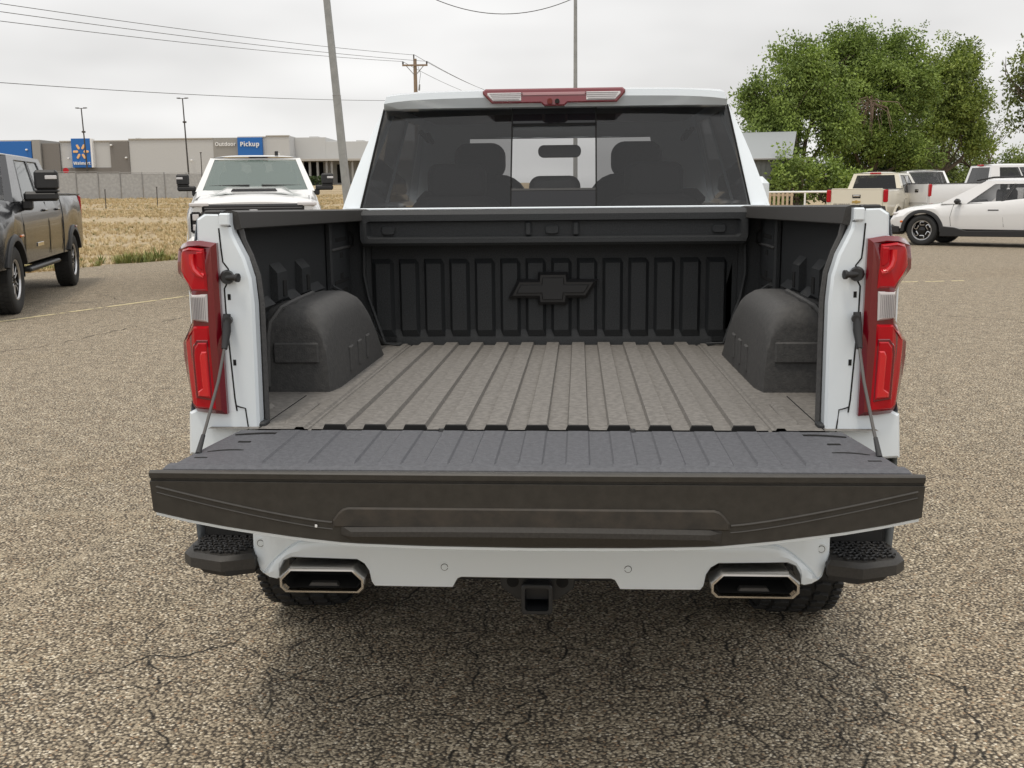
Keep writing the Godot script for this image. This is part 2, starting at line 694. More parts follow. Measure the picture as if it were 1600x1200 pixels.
func build_ground() -> void:
	var tex := chip_textures()
	var far_m := mat("chip_seal", Color.WHITE, 0.92)
	far_m.albedo_texture = tex[0]
	far_m.heightmap_enabled = true
	far_m.heightmap_texture = tex[1]
	far_m.heightmap_scale = 1.0
	far_m.vertex_color_use_as_albedo = true
	var near_m: StandardMaterial3D = far_m.duplicate()
	near_m.resource_name = "chip_seal_cracked"
	near_m.detail_enabled = true
	near_m.detail_albedo = crack_texture()
	near_m.detail_blend_mode = BaseMaterial3D.BLEND_MODE_MUL
	near_m.detail_uv_layer = BaseMaterial3D.DETAIL_UV_2
	var stain := FastNoiseLite.new()
	stain.seed = 61
	stain.frequency = 0.35
	stain.fractal_octaves = 5
	var arrs := [[], []]
	for k in 2:
		var xs := []
		var zs := []
		if k == 1:
			for i in 65:
				xs.append(NEAR.position.x + NEAR.size.x * i / 64.0)
				zs.append(NEAR.position.y + NEAR.size.y * i / 64.0)
		else:
			for q in [-60.0, -40.0, -28.0, -20.0, -16.0]:
				xs.append(q)
			var x := -14.0
			while x < 30.0:
				xs.append(x)
				x += 0.5
			for q in [30.0, 36.0, 45.0, 60.0, 90.0]:
				xs.append(q)
			var z := -54.0
			while z < 8.0:
				zs.append(z)
				z += 0.5 if z > -24.0 else 1.0
			for q in [8.0, 12.0, 20.0, 40.0]:
				zs.append(q)
		var vv := PackedVector3Array()
		var uu := PackedVector2Array()
		var u2 := PackedVector2Array()
		var cc := PackedColorArray()
		var ix := PackedInt32Array()
		var nn := PackedVector3Array()
		for z in zs:
			for x in xs:
				var ex: float = x
				var ez: float = z
				if k == 0:
					# ragged edge against the field
					var lim := lot_edge(ez)
					if ex < lim:
						ex = lim
				vv.append(Vector3(ex, 0.0, ez))
				nn.append(Vector3.UP)
				uu.append(Vector2(ex, ez) / 4.1)
				u2.append((Vector2(ex, ez) - NEAR.position) / NEAR.size)
				var t := stain.get_noise_2d(ex, ez)
				var t2 := stain.get_noise_2d(ex * 0.22 + 50.0, ez * 0.22)
				var g := clampf(1.12 + 0.24 * t + 0.26 * t2, 0.72, 1.38)
				cc.append(Color(g, g * 0.985, g * 0.965))
		var w := xs.size()
		for j in zs.size() - 1:
			for i in w - 1:
				var c := Vector2((xs[i] + xs[i + 1]) / 2.0, (zs[j] + zs[j + 1]) / 2.0)
				if k == 0 and NEAR.has_point(c):
					continue
				var far_lim := -24.0 if c.x < 2.0 else -50.0
				if k == 0 and c.y < far_lim:
					continue
				var o := j * w + i
				if vv[o].is_equal_approx(vv[o + 1]) and vv[o + w].is_equal_approx(vv[o + w + 1]):
					continue
				ix.append_array(PackedInt32Array([o, o + 1, o + w, o + 1, o + w + 1, o + w]))
		var arr := []
		arr.resize(Mesh.ARRAY_MAX)
		arr[Mesh.ARRAY_VERTEX] = vv
		arr[Mesh.ARRAY_NORMAL] = nn
		arr[Mesh.ARRAY_TEX_UV] = uu
		arr[Mesh.ARRAY_TEX_UV2] = u2
		arr[Mesh.ARRAY_COLOR] = cc
		arr[Mesh.ARRAY_INDEX] = ix
		arrs[k] = arr
	var m := ArrayMesh.new()
	m.add_surface_from_arrays(Mesh.PRIMITIVE_TRIANGLES, arrs[0])
	m.add_surface_from_arrays(Mesh.PRIMITIVE_TRIANGLES, arrs[1])
	m.surface_set_material(0, far_m)
	m.surface_set_material(1, near_m)
	var o := MeshInstance3D.new()
	o.name = "parking_lot"
	o.mesh = m
	add_child(o)
	tag(o, "worn tan chip seal parking lot under the vehicles", "", "", "structure")
	# painted line, worn, in short dashes of paint
	var b := MB.new(0)
	var p0 := Vector3(-7.74, 0.004, -7.5)
	var p1 := Vector3(-4.32, 0.004, -16.5)
	var side := (p1 - p0).normalized().cross(Vector3.UP) * 0.045
	var r := RandomNumberGenerator.new()
	r.seed = 4
	for i in 120:
		var a := p0.lerp(p1, i / 120.0)
		var c := p0.lerp(p1, (i + 1) / 120.0)
		if r.randf() < 0.12:
			continue
		var w0 := r.randf_range(0.5, 1.0)
		b.quad(a - side * w0, c - side * w0, c + side, a + side)
	for i in 10:
		var a := Vector3(5.2 + i * 0.11, 0.004, -14.7 - i * 0.02)
		if i % 4 != 3:
			b.quad(a, a + Vector3(0.1, 0, -0.02), a + Vector3(0.1, 0, 0.08), a + Vector3(0, 0, 0.1))
	var ln := part(self, "parking_line", b, mats.yellow_line)
	# long open cracks across the lot, each a jagged ribbon
	var crack_m := mat("open_crack", lin(0.055, 0.045, 0.035), 0.95)
	for q in [[Vector2(-6.6, -5.9), Vector2(-5.3, -7.6), Vector2(-5.0, -9.2), Vector2(-4.4, -11.5)], [Vector2(-7.6, -10.6), Vector2(-6.1, -10.9), Vector2(-4.9, -11.3), Vector2(-3.2, -11.9)], [Vector2(4.2, -10.2), Vector2(5.0, -9.7), Vector2(6.2, -9.4)], [Vector2(-7.4, -13.4), Vector2(-6.4, -12.2)], [Vector2(6.2, -17.5), Vector2(9.5, -16.8), Vector2(13.0, -17.4)]]:
		var cb := MB.new(0)
		var at: Vector2 = q[0]
		for k in q.size() - 1:
			var e: Vector2 = q[k + 1]
			var n := int(at.distance_to(e) / 0.07)
			var from := at
			for i in n:
				var to := (q[k] as Vector2).lerp(e, (i + 1.0) / n) + Vector2(r.randfn(), r.randfn()) * 0.018
				var sd := (to - from).orthogonal().normalized() * r.randf_range(0.002, 0.009)
				if r.randf() > 0.15:
					cb.quad(Vector3(from.x - sd.x, 0.003, from.y - sd.y), Vector3(to.x - sd.x, 0.003, to.y - sd.y), Vector3(to.x + sd.x, 0.003, to.y + sd.y), Vector3(from.x + sd.x, 0.003, from.y + sd.y))
				from = to
			at = e
		part(o, "crack", cb, crack_m)
	tag(ln, "faded yellow parking line on the lot", "", "", "structure")


func lot_edge(z: float) -> float:
	var e := curve([[-60.0, 2.0], [-24.5, 2.0], [-24.0, -6.0], [-22.6, -8.4], [-21.5, -9.15], [-20.3, -9.8], [-18.0, -10.5], [-15.5, -11.6], [-12.0, -14.0], [-6.0, -20.0], [0.0, -28.0], [8.0, -60.0]], z)
	return e + 0.16 * sin(z * 2.3) + 0.1 * sin(z * 6.1 + 1.0)


func build_field() -> void:
	var m := mat("field_soil", Color.WHITE, 0.95)
	var xs := [-1800.0, -700.0, -300.0, -170.0, -120.0]
	var zs := [-2500.0, -1200.0, -600.0, -400.0, -280.0, -220.0]
	var x := -95.0
	while x <= 60.0:
		xs.append(x)
		x += 1.0
	xs.append_array([80.0, 130.0, 260.0, 600.0, 1800.0])
	var z := -190.0
	while z <= -8.0:
		zs.append(z)
		z += 1.0
	zs.append_array([0.0, 10.0, 30.0, 100.0, 400.0, 900.0])
	var n := FastNoiseLite.new()
	n.seed = 12
	n.frequency = 0.06
	n.fractal_octaves = 5
	var vv := PackedVector3Array()
	var cc := PackedColorArray()
	var uu := PackedVector2Array()
	var nn := PackedVector3Array()
	var ix := PackedInt32Array()
	for zz in zs:
		for xx in xs:
			vv.append(Vector3(xx, terrain(xx, zz) - 0.03, zz))
			uu.append(Vector2(xx, zz) / 7.3)
			nn.append(Vector3.UP)
			var t := clampf(0.5 + n.get_noise_2d(xx * 0.55, zz * 1.6) * 1.6, 0.0, 1.0)
			var c := Color(0.43, 0.33, 0.19).lerp(Color(0.54, 0.435, 0.275), t)
			cc.append(c)
	var w := xs.size()
	for j in zs.size() - 1:
		for i in w - 1:
			var o := j * w + i
			ix.append_array(PackedInt32Array([o, o + 1, o + w, o + 1, o + w + 1, o + w]))
	var arr := []
	arr.resize(Mesh.ARRAY_MAX)
	arr[Mesh.ARRAY_VERTEX] = vv
	arr[Mesh.ARRAY_NORMAL] = nn
	arr[Mesh.ARRAY_COLOR] = cc
	arr[Mesh.ARRAY_TEX_UV] = uu
	arr[Mesh.ARRAY_INDEX] = ix
	var am := ArrayMesh.new()
	am.add_surface_from_arrays(Mesh.PRIMITIVE_TRIANGLES, arr)
	m.vertex_color_use_as_albedo = true
	m.albedo_texture = speckle(512, 14, 0.05, 6, Color(0.72, 0.71, 0.70), Color(1, 1, 1), 1.5)
	m.heightmap_enabled = true
	m.heightmap_texture = ImageTexture.create_from_image(noise_image(512, 15, 0.04, 5, 0.0, 1.0))
	m.heightmap_scale = 6.0
	var o := part(self, "field_ground", am, m)
	tag(o, "dry sandy field beyond the parking lot", "", "", "structure")
	# dry grass tufts
	var r := RandomNumberGenerator.new()
	r.seed = 90
	var tuft := MB.new(0)
	for i in 16:
		var a := r.randf() * TAU
		var lean := r.randf_range(0.15, 0.6)
		var h := r.randf_range(0.5, 1.0)
		var base := Vector3(cos(a), 0, sin(a)) * r.randf_range(0.0, 0.28)
		var tip := base + Vector3(cos(a) * lean, h, sin(a) * lean)
		var s := Vector3(-sin(a), 0, cos(a)) * 0.035
		var mid := base.lerp(tip, 0.55) + Vector3(0, 0.08, 0)
		tuft.quad(base - s, mid - s * 0.8, mid + s * 0.8, base + s)
		tuft.tri(mid - s * 0.8, tip, mid + s * 0.8)
	var gm := mat("dry_grass_blades", Color.WHITE, 0.9)
	gm.vertex_color_use_as_albedo = true
	gm.backlight_enabled = true
	gm.backlight = Color(0.35, 0.3, 0.2)
	var tr := []
	var cl := []
	for i in 60000:
		var d := 20.0 + 95.0 * pow(r.randf(), 1.7)
		var u := r.randf_range(-0.56, -0.08)
		var p := Vector3(u * d + 0.1, 0, -d + 2.86)
		if p.x > lot_edge(p.z) - 0.15 and p.z > -24.6:
			continue
		if p.z > -25.0 and p.x > -7.0:
			continue
		var dens := n.get_noise_2d(p.x * 0.55, p.z * 1.6) + 0.35 * n.get_noise_2d(p.x * 4.0, p.z * 6.0)
		if dens > -0.10 + r.randf() * r.randf() * 0.75:
			continue
		p.y = terrain(p.x, p.z) - 0.04
		var s := r.randf_range(0.05, 0.13) * (1.0 + d * 0.006)
		tr.append(Transform3D(Basis(Vector3.UP, r.randf() * TAU).scaled(Vector3(s * 1.4, s, s * 1.4)), p))
		var t := r.randf()
		cl.append(Color(0.44, 0.345, 0.19).lerp(Color(0.66, 0.54, 0.33), t) if t > 0.10 else Color(0.24, 0.22, 0.10))
	var g := many("dry_grass", tuft.mesh(), gm, tr, cl)
	tag(g, "short dry straw coloured grass covering the field", "grass", "", "stuff")
	# green weeds along the edge of the lot
	var tr2 := []
	var cl2 := []
	for i in 1300:
		var zz := r.randf_range(-23.2, -14.5)
		var off := absf(r.randfn(0.0, 0.9))
		var xx := lot_edge(zz) - 0.05 - off
		var clump := sin(zz * 2.6) + sin(zz * 6.3 + 1.0) + sin(xx * 3.0)
		if clump < 0.2 or r.randf() < 0.3:
			continue
		var s := r.randf_range(0.06, 0.20) * (1.0 if clump < 1.2 else 1.5)
		tr2.append(Transform3D(Basis(Vector3.UP, r.randf() * TAU).scaled(Vector3(s * 1.3, s, s * 1.3)), Vector3(xx, -0.03, zz)))
		cl2.append(Color(0.13, 0.17, 0.045).lerp(Color(0.34, 0.32, 0.12), r.randf()))
	var g2 := many("green_weeds", tuft.mesh(), gm, tr2, cl2)
	tag(g2, "green weeds growing along the edge of the parking lot", "weeds", "", "stuff")


func many(called: String, mesh: Mesh, m: Material, tr: Array, cl: Array, parent: Node3D = self) -> MultiMeshInstance3D:
	var mm := MultiMesh.new()
	mm.transform_format = MultiMesh.TRANSFORM_3D
	mm.use_colors = cl.size() > 0
	mm.mesh = mesh
	mm.instance_count = tr.size()
	for i in tr.size():
		mm.set_instance_transform(i, tr[i])
		if cl.size():
			mm.set_instance_color(i, cl[i])
	var o := MultiMeshInstance3D.new()
	o.name = called
	o.multimesh = mm
	o.material_override = m
	parent.add_child(o, true)
	return o


# ---------------------------------------------------------------- vehicles: shared builders
var wheel_cache := {}


func wheel_meshes(style: String, R: float, w: float, rr: float) -> Dictionary:
	var key := "%s%.3f%.3f" % [style, R, w]
	if wheel_cache.has(key):
		return wheel_cache[key]
	var h := w / 2
	var ty := MB.new(40).lathe_x([Vector2(rr - 0.01, -h * 0.8), Vector2(rr + 0.012, -h * 0.92), Vector2((rr + R) / 2, -h), Vector2(R - 0.03, -h * 0.93), Vector2(R - 0.008, -h * 0.8), Vector2(R, -h * 0.55), Vector2(R, h * 0.55), Vector2(R - 0.008, h * 0.8), Vector2(R - 0.03, h * 0.93), Vector2((rr + R) / 2, h), Vector2(rr + 0.012, h * 0.92), Vector2(rr - 0.01, h * 0.8)], 48)
	# tread blocks
	if style == "main":
		var cols := [-0.78, -0.42, 0.0, 0.42, 0.78]
		for c in cols.size():
			var count := 44 if absf(cols[c]) < 0.7 else 66
			for k in count:
				var t := TAU * (k + (0.5 if c % 2 == 0 else 0.0)) / count
				var wd := h * (0.34 if absf(cols[c]) < 0.7 else 0.22)
				var ln := TAU * R / count * 0.80
				var tmp := MB.new()
				var hx := PackedVector2Array([Vector2(-wd / 2, -ln * 0.28), Vector2(-wd * 0.1, -ln / 2), Vector2(wd / 2, -ln * 0.3), Vector2(wd / 2, ln * 0.28), Vector2(wd * 0.1, ln / 2), Vector2(-wd / 2, ln * 0.3)])
				tmp.prism(hx, 0.0, 0.011, 0.002)
				var bs := Basis(Vector3(1, 0, 0), Vector3(0, -sin(t), cos(t)), Vector3(0, cos(t), sin(t)))
				var lift := R - 0.001 if absf(cols[c]) < 0.7 else R - 0.009
				ty.add(tmp, Transform3D(bs, bs.z * lift + Vector3(cols[c] * h, 0, 0)))
	else:
		for k in 40:
			var t := TAU * k / 40.0
			for c in [-0.55, 0.0, 0.55]:
				var tmp := MB.new()
				tmp.box(Vector3(c * h, 0, 0.003), Vector3(h * 0.42, TAU * R / 40.0 * 0.8, 0.008))
				var tt: float = t + c * 0.08
				var bs := Basis(Vector3(1, 0, 0), Vector3(0, -sin(tt), cos(tt)), Vector3(0, cos(tt), sin(tt)))
				ty.add(tmp, Transform3D(bs, bs.z * R))
	var dish := MB.new(40).lathe_x([Vector2(rr, -h * 0.78), Vector2(rr - 0.012, -h * 0.80), Vector2(rr - 0.025, -h * 0.55), Vector2(rr * 0.9, h * 0.2), Vector2(0.02, h * 0.2)], 40)
	var sp := MB.new(30)
	sp.lathe_x([Vector2(rr + 0.002, -h * 0.80), Vector2(rr - 0.004, -h * 0.86), Vector2(rr - 0.02, -h * 0.84), Vector2(rr - 0.03, -h * 0.7)], 40)
	var ns := 6
	for k in ns:
		var t := TAU * k / ns
		var tmp := MB.new(30)
		if style == "suv":
			# six rounded machined frames on a dark wheel
			var c := Vector2(0, rr * 0.68)
			var outer := rounded(c.x, c.y, rr * 0.50, rr * 0.40, rr * 0.12, 3)
			var inner := rounded(c.x, c.y, rr * 0.36, rr * 0.25, rr * 0.07, 3)
			for i in outer.size():
				var j := (i + 1) % outer.size()
				if i < 2 or i > outer.size() - 3:
					continue
				tmp.quad(v3(outer[i], 0.0), v3(inner[i], 0.006), v3(inner[j], 0.006), v3(outer[j], 0.0))
				tmp.quad(v3(outer[i], -0.02), v3(outer[i], 0.0), v3(outer[j], 0.0), v3(outer[j], -0.02))
		else:
			for sg in [-1.0, 1.0]:
				tmp.prism(pv([sg * 0.012, rr * 0.18, sg * 0.035, rr * 0.2, sg * rr * 0.13, rr * 0.62, sg * rr * 0.26, rr * 0.955, sg * rr * 0.12, rr * 0.965, sg * rr * 0.055, rr * 0.62]), -0.03, 0.004, 0.004)
		# local xy -> wheel plane (z, y), local z -> -x
		var bs := Basis(Vector3(0, -sin(t), cos(t)), Vector3(0, cos(t), sin(t)), Vector3(-1, 0, 0))
		sp.add(tmp, Transform3D(bs, Vector3(-h * 0.62, 0, 0)))
	var hub := MB.new(40).lathe_x([Vector2(0.09, 0.0), Vector2(0.085, -h * 0.6), Vector2(0.045, -h * 0.66), Vector2(0.035, -h * 0.72), Vector2(0.001, -h * 0.74)], 20)
	for k in 6:
		var t := TAU * (k + 0.5) / 6.0
		hub.lathe_x([Vector2(0.012, -h * 0.6), Vector2(0.01, -h * 0.72), Vector2(0.001, -h * 0.73)], 6, Vector3(0, cos(t) * 0.06, sin(t) * 0.06))
	wheel_cache[key] = {"tyre": ty.mesh(), "dish": dish.mesh(), "spokes": sp.mesh(), "hub": hub.mesh()}
	return wheel_cache[key]


func v3(p: Vector2, z: float) -> Vector3:
	return Vector3(p.x, p.y, z)


func add_wheel(parent: Node3D, at: Vector3, side: float, style: String, R: float, w: float, rr: float, spoke_m: Material, dish_m: Material) -> void:
	var n := group_node(parent, "wheel", at)
	if side > 0:
		n.rotation.y = PI
	var d := wheel_meshes(style, R, w, rr)
	part(n, "tyre", d.tyre, mats.rubber)
	part(n, "rim", d.dish, dish_m)
	part(n, "spokes", d.spokes, spoke_m)
	part(n, "hub", d.hub, dish_m)


# body shell: stations along z with [z, shoulder height, centre height, half width, half width at the shoulder, floor of an open bed or 0]
func body_shell(st: Array, sill: float, axles: Array, arch_r: float, wheel_r: float, top_soft := 0.05) -> MB:
	var rows := []
	var zs := []
	for i in st.size() - 1:
		var a: float = st[i][0]
		var b: float = st[i + 1][0]
		var n := maxi(1, int(ceil(absf(b - a) / 0.06)))
		for k in n:
			zs.append([i, float(k) / n])
	zs.append([st.size() - 2, 1.0])
	for q in zs:
		var a: Array = st[q[0]]
		var b: Array = st[q[0] + 1]
		var s := []
		for k in 6:
			s.append(lerpf(a[k], b[k], q[1]))
		var yb := sill
		for zw in axles:
			var dz: float = absf(s[0] - zw)
			if dz < arch_r:
				yb = maxf(yb, wheel_r + sqrt(arch_r * arch_r - dz * dz) * 0.96)
		yb = minf(yb, s[1] - 0.2)
		var hw: float = s[3]
		var ht: float = s[4]
		var ysh: float = s[1]
		var half := []
		half.append(Vector2(hw * 0.90, yb))
		half.append(Vector2(hw * 0.975, yb + 0.01))
		half.append(Vector2(hw * 0.995, lerpf(yb, ysh, 0.22)))
		half.append(Vector2(hw, lerpf(yb, ysh, 0.5)))
		half.append(Vector2(hw * 0.997, lerpf(yb, ysh, 0.68)))
		half.append(Vector2(lerpf(hw, ht, 0.45), lerpf(yb, ysh, 0.86)))
		half.append(Vector2(ht, ysh - 0.015))
		if s[5] > 0.0:
			half.append(Vector2(ht - 0.012, ysh))
			half.append(Vector2(ht - 0.09, ysh))
			half.append(Vector2(ht - 0.10, ysh - 0.03))
			half.append(Vector2(ht - 0.10, s[5]))
			half.append(Vector2(0.0, s[5]))
		else:
			half.append(Vector2(ht - top_soft * 0.4, ysh + top_soft * 0.25))
			half.append(Vector2(ht - top_soft * 1.6, lerpf(ysh, s[2], 0.25) + top_soft * 0.25))
			half.append(Vector2(ht * 0.62, lerpf(ysh, s[2], 0.72)))
			half.append(Vector2(ht * 0.3, lerpf(ysh, s[2], 0.95)))
			half.append(Vector2(0.0, s[2]))
		var ring := []
		for p in half:
			ring.append(Vector3(-p.x, p.y, s[0]))
		for i in range(half.size() - 2, -1, -1):
			ring.append(Vector3(half[i].x, half[i].y, s[0]))
		rows.append(ring)
	var m := MB.new(32)
	m.loft(rows)
	var f: Array = rows[0].duplicate()
	f.reverse()
	cap_ring(m, f)
	cap_ring(m, rows[-1].duplicate())
	return m


func cap_ring(m: MB, ring: Array) -> void:
	var n := ring.size()
	for i in n / 2:
		var a: Vector3 = ring[i]
		var b: Vector3 = ring[i + 1]
		var c: Vector3 = ring[n - 2 - i]
		var d: Vector3 = ring[n - 1 - i]
		m.quad(a, b, c, d)


# a face given by four corners (u along the bottom), with windows cut out as [u0, u1, v0, v1]; returns [frame, list of panes]
func bil(q: Array, u: float, v: float) -> Vector3:
	return (q[0] as Vector3).lerp(q[1], u).lerp((q[3] as Vector3).lerp(q[2], u), v)


func face_with_windows(q: Array, wins: Array, inset: Vector3, bulge := Vector3.ZERO) -> Array:
	var us := [0.0, 1.0]
	var vs := [0.0, 1.0]
	for w in wins:
		us.append_array([w[0], w[1]])
		vs.append_array([w[2], w[3]])
	for k in 9:
		us.append(k / 8.0)
	us.sort()
	vs.sort()
	var pt := func(u: float, v: float) -> Vector3:
		return bil(q, u, v) + bulge * (1.0 - (2.0 * u - 1.0) * (2.0 * u - 1.0)) * (0.4 + 0.6 * sin(PI * clampf(v, 0.0, 1.0)))
	var fr := MB.new(30)
	for i in us.size() - 1:
		for j in vs.size() - 1:
			if us[i + 1] - us[i] < 1e-5 or vs[j + 1] - vs[j] < 1e-5:
				continue
			var um: float = (us[i] + us[i + 1]) / 2
			var vm: float = (vs[j] + vs[j + 1]) / 2
			var hole := false
			for w in wins:
				if um > w[0] and um < w[1] and vm > w[2] and vm < w[3]:
					hole = true
			if not hole:
				fr.quad(pt.call(us[i], vs[j]), pt.call(us[i], vs[j + 1]), pt.call(us[i + 1], vs[j + 1]), pt.call(us[i + 1], vs[j]))
	var panes := []
	for w in wins:
		var g := MB.new(30)
		for k in 8:
			var u0 := lerpf(w[0], w[1], k / 8.0)
			var u1 := lerpf(w[0], w[1], (k + 1) / 8.0)
			g.quad(pt.call(u0, w[2]) + inset, pt.call(u0, w[3]) + inset, pt.call(u1, w[3]) + inset, pt.call(u1, w[2]) + inset)
			fr.quad(pt.call(u0, w[2]), pt.call(u1, w[2]), pt.call(u1, w[2]) + inset * 1.2, pt.call(u0, w[2]) + inset * 1.2)
			fr.quad(pt.call(u0, w[3]), pt.call(u1, w[3]), pt.call(u1, w[3]) + inset * 1.2, pt.call(u0, w[3]) + inset * 1.2)
		for u in [w[0], w[1]]:
			fr.quad(pt.call(u, w[2]), pt.call(u, w[3]), pt.call(u, w[3]) + inset * 1.2, pt.call(u, w[2]) + inset * 1.2)
		panes.append(g)
	return [fr, panes]


# cab above the belt line. c: zf0 zf1 zr1 zr0 (front base, front roof, rear roof, rear base), hb hr (half widths), yb yr, crown, side windows, rear window
func add_cab(t: Node3D, c: Dictionary, m: Material, g_front: Material, g_rear: Material) -> void:
	var yb: float = c.yb
	var yr: float = c.yr
	for s in [-1.0, 1.0]:
		var q := [Vector3(s * c.hb, yb, c.zf0), Vector3(s * c.hb, yb, c.zr0), Vector3(s * c.hr, yr, c.zr1), Vector3(s * c.hr, yr, c.zf1)]
		var r := face_with_windows(q, c.side, Vector3(-s * 0.012, 0, 0))
		part(t, "cab_side", r[0], m)
		for i in r[1].size():
			part(t, "side_window", r[1][i], g_front if i == 0 else g_rear)
		# dark frame round the side glass
		var fr := MB.new(20)
		for w in c.side:
			var o := Vector3(s * 0.004, 0, 0)
			var e := 0.012
			var eu := 0.010
			var ring := [[w[0] - eu, w[2] - e], [w[1] + eu, w[2] - e], [w[1] + eu, w[3] + e], [w[0] - eu, w[3] + e]]
			var inn := [[w[0], w[2]], [w[1], w[2]], [w[1], w[3]], [w[0], w[3]]]
			for k in 4:
				var j := (k + 1) % 4
				fr.quad(bil(q, ring[k][0], ring[k][1]) + o, bil(q, ring[j][0], ring[j][1]) + o, bil(q, inn[j][0], inn[j][1]) + o, bil(q, inn[k][0], inn[k][1]) + o)
		if c.has("black_pillar"):
			var o2 := Vector3(s * 0.005, 0, 0)
			var p: Array = c.black_pillar
			fr.quad(bil(q, p[0], 0.02) + o2, bil(q, p[1], 0.02) + o2, bil(q, p[1], 0.88) + o2, bil(q, p[0], 0.88) + o2)
		part(t, "window_frame", fr, mats.trim_black)
	var fq := [Vector3(-c.hb, yb, c.zf0), Vector3(c.hb, yb, c.zf0), Vector3(c.hr, yr, c.zf1), Vector3(-c.hr, yr, c.zf1)]
	var fr2 := face_with_windows(fq, [c.get("front", [0.055, 0.945, 0.03, 0.95])], Vector3(0, -0.006, 0.01), Vector3(0, 0, -0.10))
	part(t, "windshield_frame", fr2[0], m)
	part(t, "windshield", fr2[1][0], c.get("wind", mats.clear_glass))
	if not c.has("no_rear"):
		var rq := [Vector3(c.hb, yb, c.zr0), Vector3(-c.hb, yb, c.zr0), Vector3(-c.hr, yr, c.zr1), Vector3(c.hr, yr, c.zr1)]
		var rr := face_with_windows(rq, [c.get("rear", [0.09, 0.91, 0.12, 0.92])], Vector3(0, 0, -0.012))
		part(t, "cab_back", rr[0], m)
		part(t, "rear_window", rr[1][0], g_rear)
	# roof: crowned sheet
	var rows := []
	var n := 14
	for i in n + 1:
		var v := float(i) / n
		var row := []
		for k in 17:
			var u := k / 16.0 * 2.0 - 1.0
			var edge := 1.0 - pow(absf(u), 4.0)
			var ends := 1.0 - pow(absf(v * 2.0 - 1.0), 5.0)
			var front := (1.0 - u * u) * (-0.10) * clampf(1.0 - v * 3.0, 0.0, 1.0)
			row.append(Vector3(u * c.hr, yr + c.crown * (0.35 * edge + 0.65 * edge * ends), lerpf(c.zf1, c.zr1, v) + front))
		rows.append(row)
	part(t, "roof", MB.new(50).loft(rows), m)
	# cabin: floor tub, dash, seats
	var tub := MB.new(30)
	tub.box(Vector3(0, yb - 0.03, (c.zf0 + c.zr0) / 2), Vector3(c.hb * 1.86, 0.02, absf(c.zr0 - c.zf0) - 0.1))
	tub.box(Vector3(0, yb + 0.03, c.zf0 + 0.42), Vector3(c.hb * 1.8, 0.12, 0.5), 0.05)
	part(t, "cabin_trim", tub, mats.seat)
	for row in c.get("seats", []):
		for x in row[1]:
			var se := MB.new(40)
			se.prism(rounded(x, yb + 0.06, 0.5, 0.58, 0.12, 5), row[0] - 0.08, row[0] + 0.08, 0.03)
			se.prism(rounded(x, yb + 0.43, 0.27, 0.17, 0.06, 5), row[0] - 0.03, row[0] + 0.07, 0.02)
			part(t, "seat", se, mats.seat)


func arch_flare(zw: float, wr: float, R: float, x: float, s: float, wdt: float, out: float, y_low: float) -> MB:
	var rows := []
	var a0 := asin(clampf((y_low - wr) / R, -1.0, 1.0))
	for i in 29:
		var a := lerpf(a0, PI - a0, i / 28.0)
		var c := Vector2(cos(a), sin(a))
		var row := []
		for q in [[R - 0.015, -0.10], [R - 0.01, out], [R + wdt * 0.6, out], [R + wdt, out * 0.2], [R + wdt, -0.03]]:
			row.append(Vector3(s * (x + q[1]), wr + c.y * q[0] * 0.97, zw + c.x * q[0]))
		rows.append(row)
	return MB.new(40).loft(rows, false, true)


func seam(pts: Array, x_off: float) -> MB:
	# dark gap between panels: thin dark tube laid along the joint line
	var m := MB.new(0)
	m.tube(pts, 0.0045, 5)
	return m


func tow_mirror(t: Node3D, x: float, y: float, z: float, k := 1.0) -> void:
	var s := signf(x)
	var n := group_node(t, "tow_mirror", Vector3(x, y, z))
	n.scale = Vector3.ONE * k
	var arm := MB.new(35)
	arm.box(Vector3(s * 0.09, -0.06, 0.03), Vector3(0.14, 0.15, 0.14), 0.03)
	arm.box(Vector3(s * 0.28, 0.05, 0), Vector3(0.44, 0.13, 0.15), 0.035)
	part(n, "arm", arm, mats.trim_black)
	var hs := MB.new(35)
	hs.box(Vector3(s * 0.36, 0.265, 0), Vector3(0.30, 0.27, 0.16), 0.035)
	hs.box(Vector3(s * 0.36, 0.12, 0), Vector3(0.29, 0.035, 0.14), 0.01)
	part(n, "housing", hs, mats.trim_black)
	part(n, "marker_light", MB.new(30).box(Vector3(s * 0.43, 0.30, -0.078), Vector3(0.15, 0.05, 0.02), 0.006), mats.lens_clear)


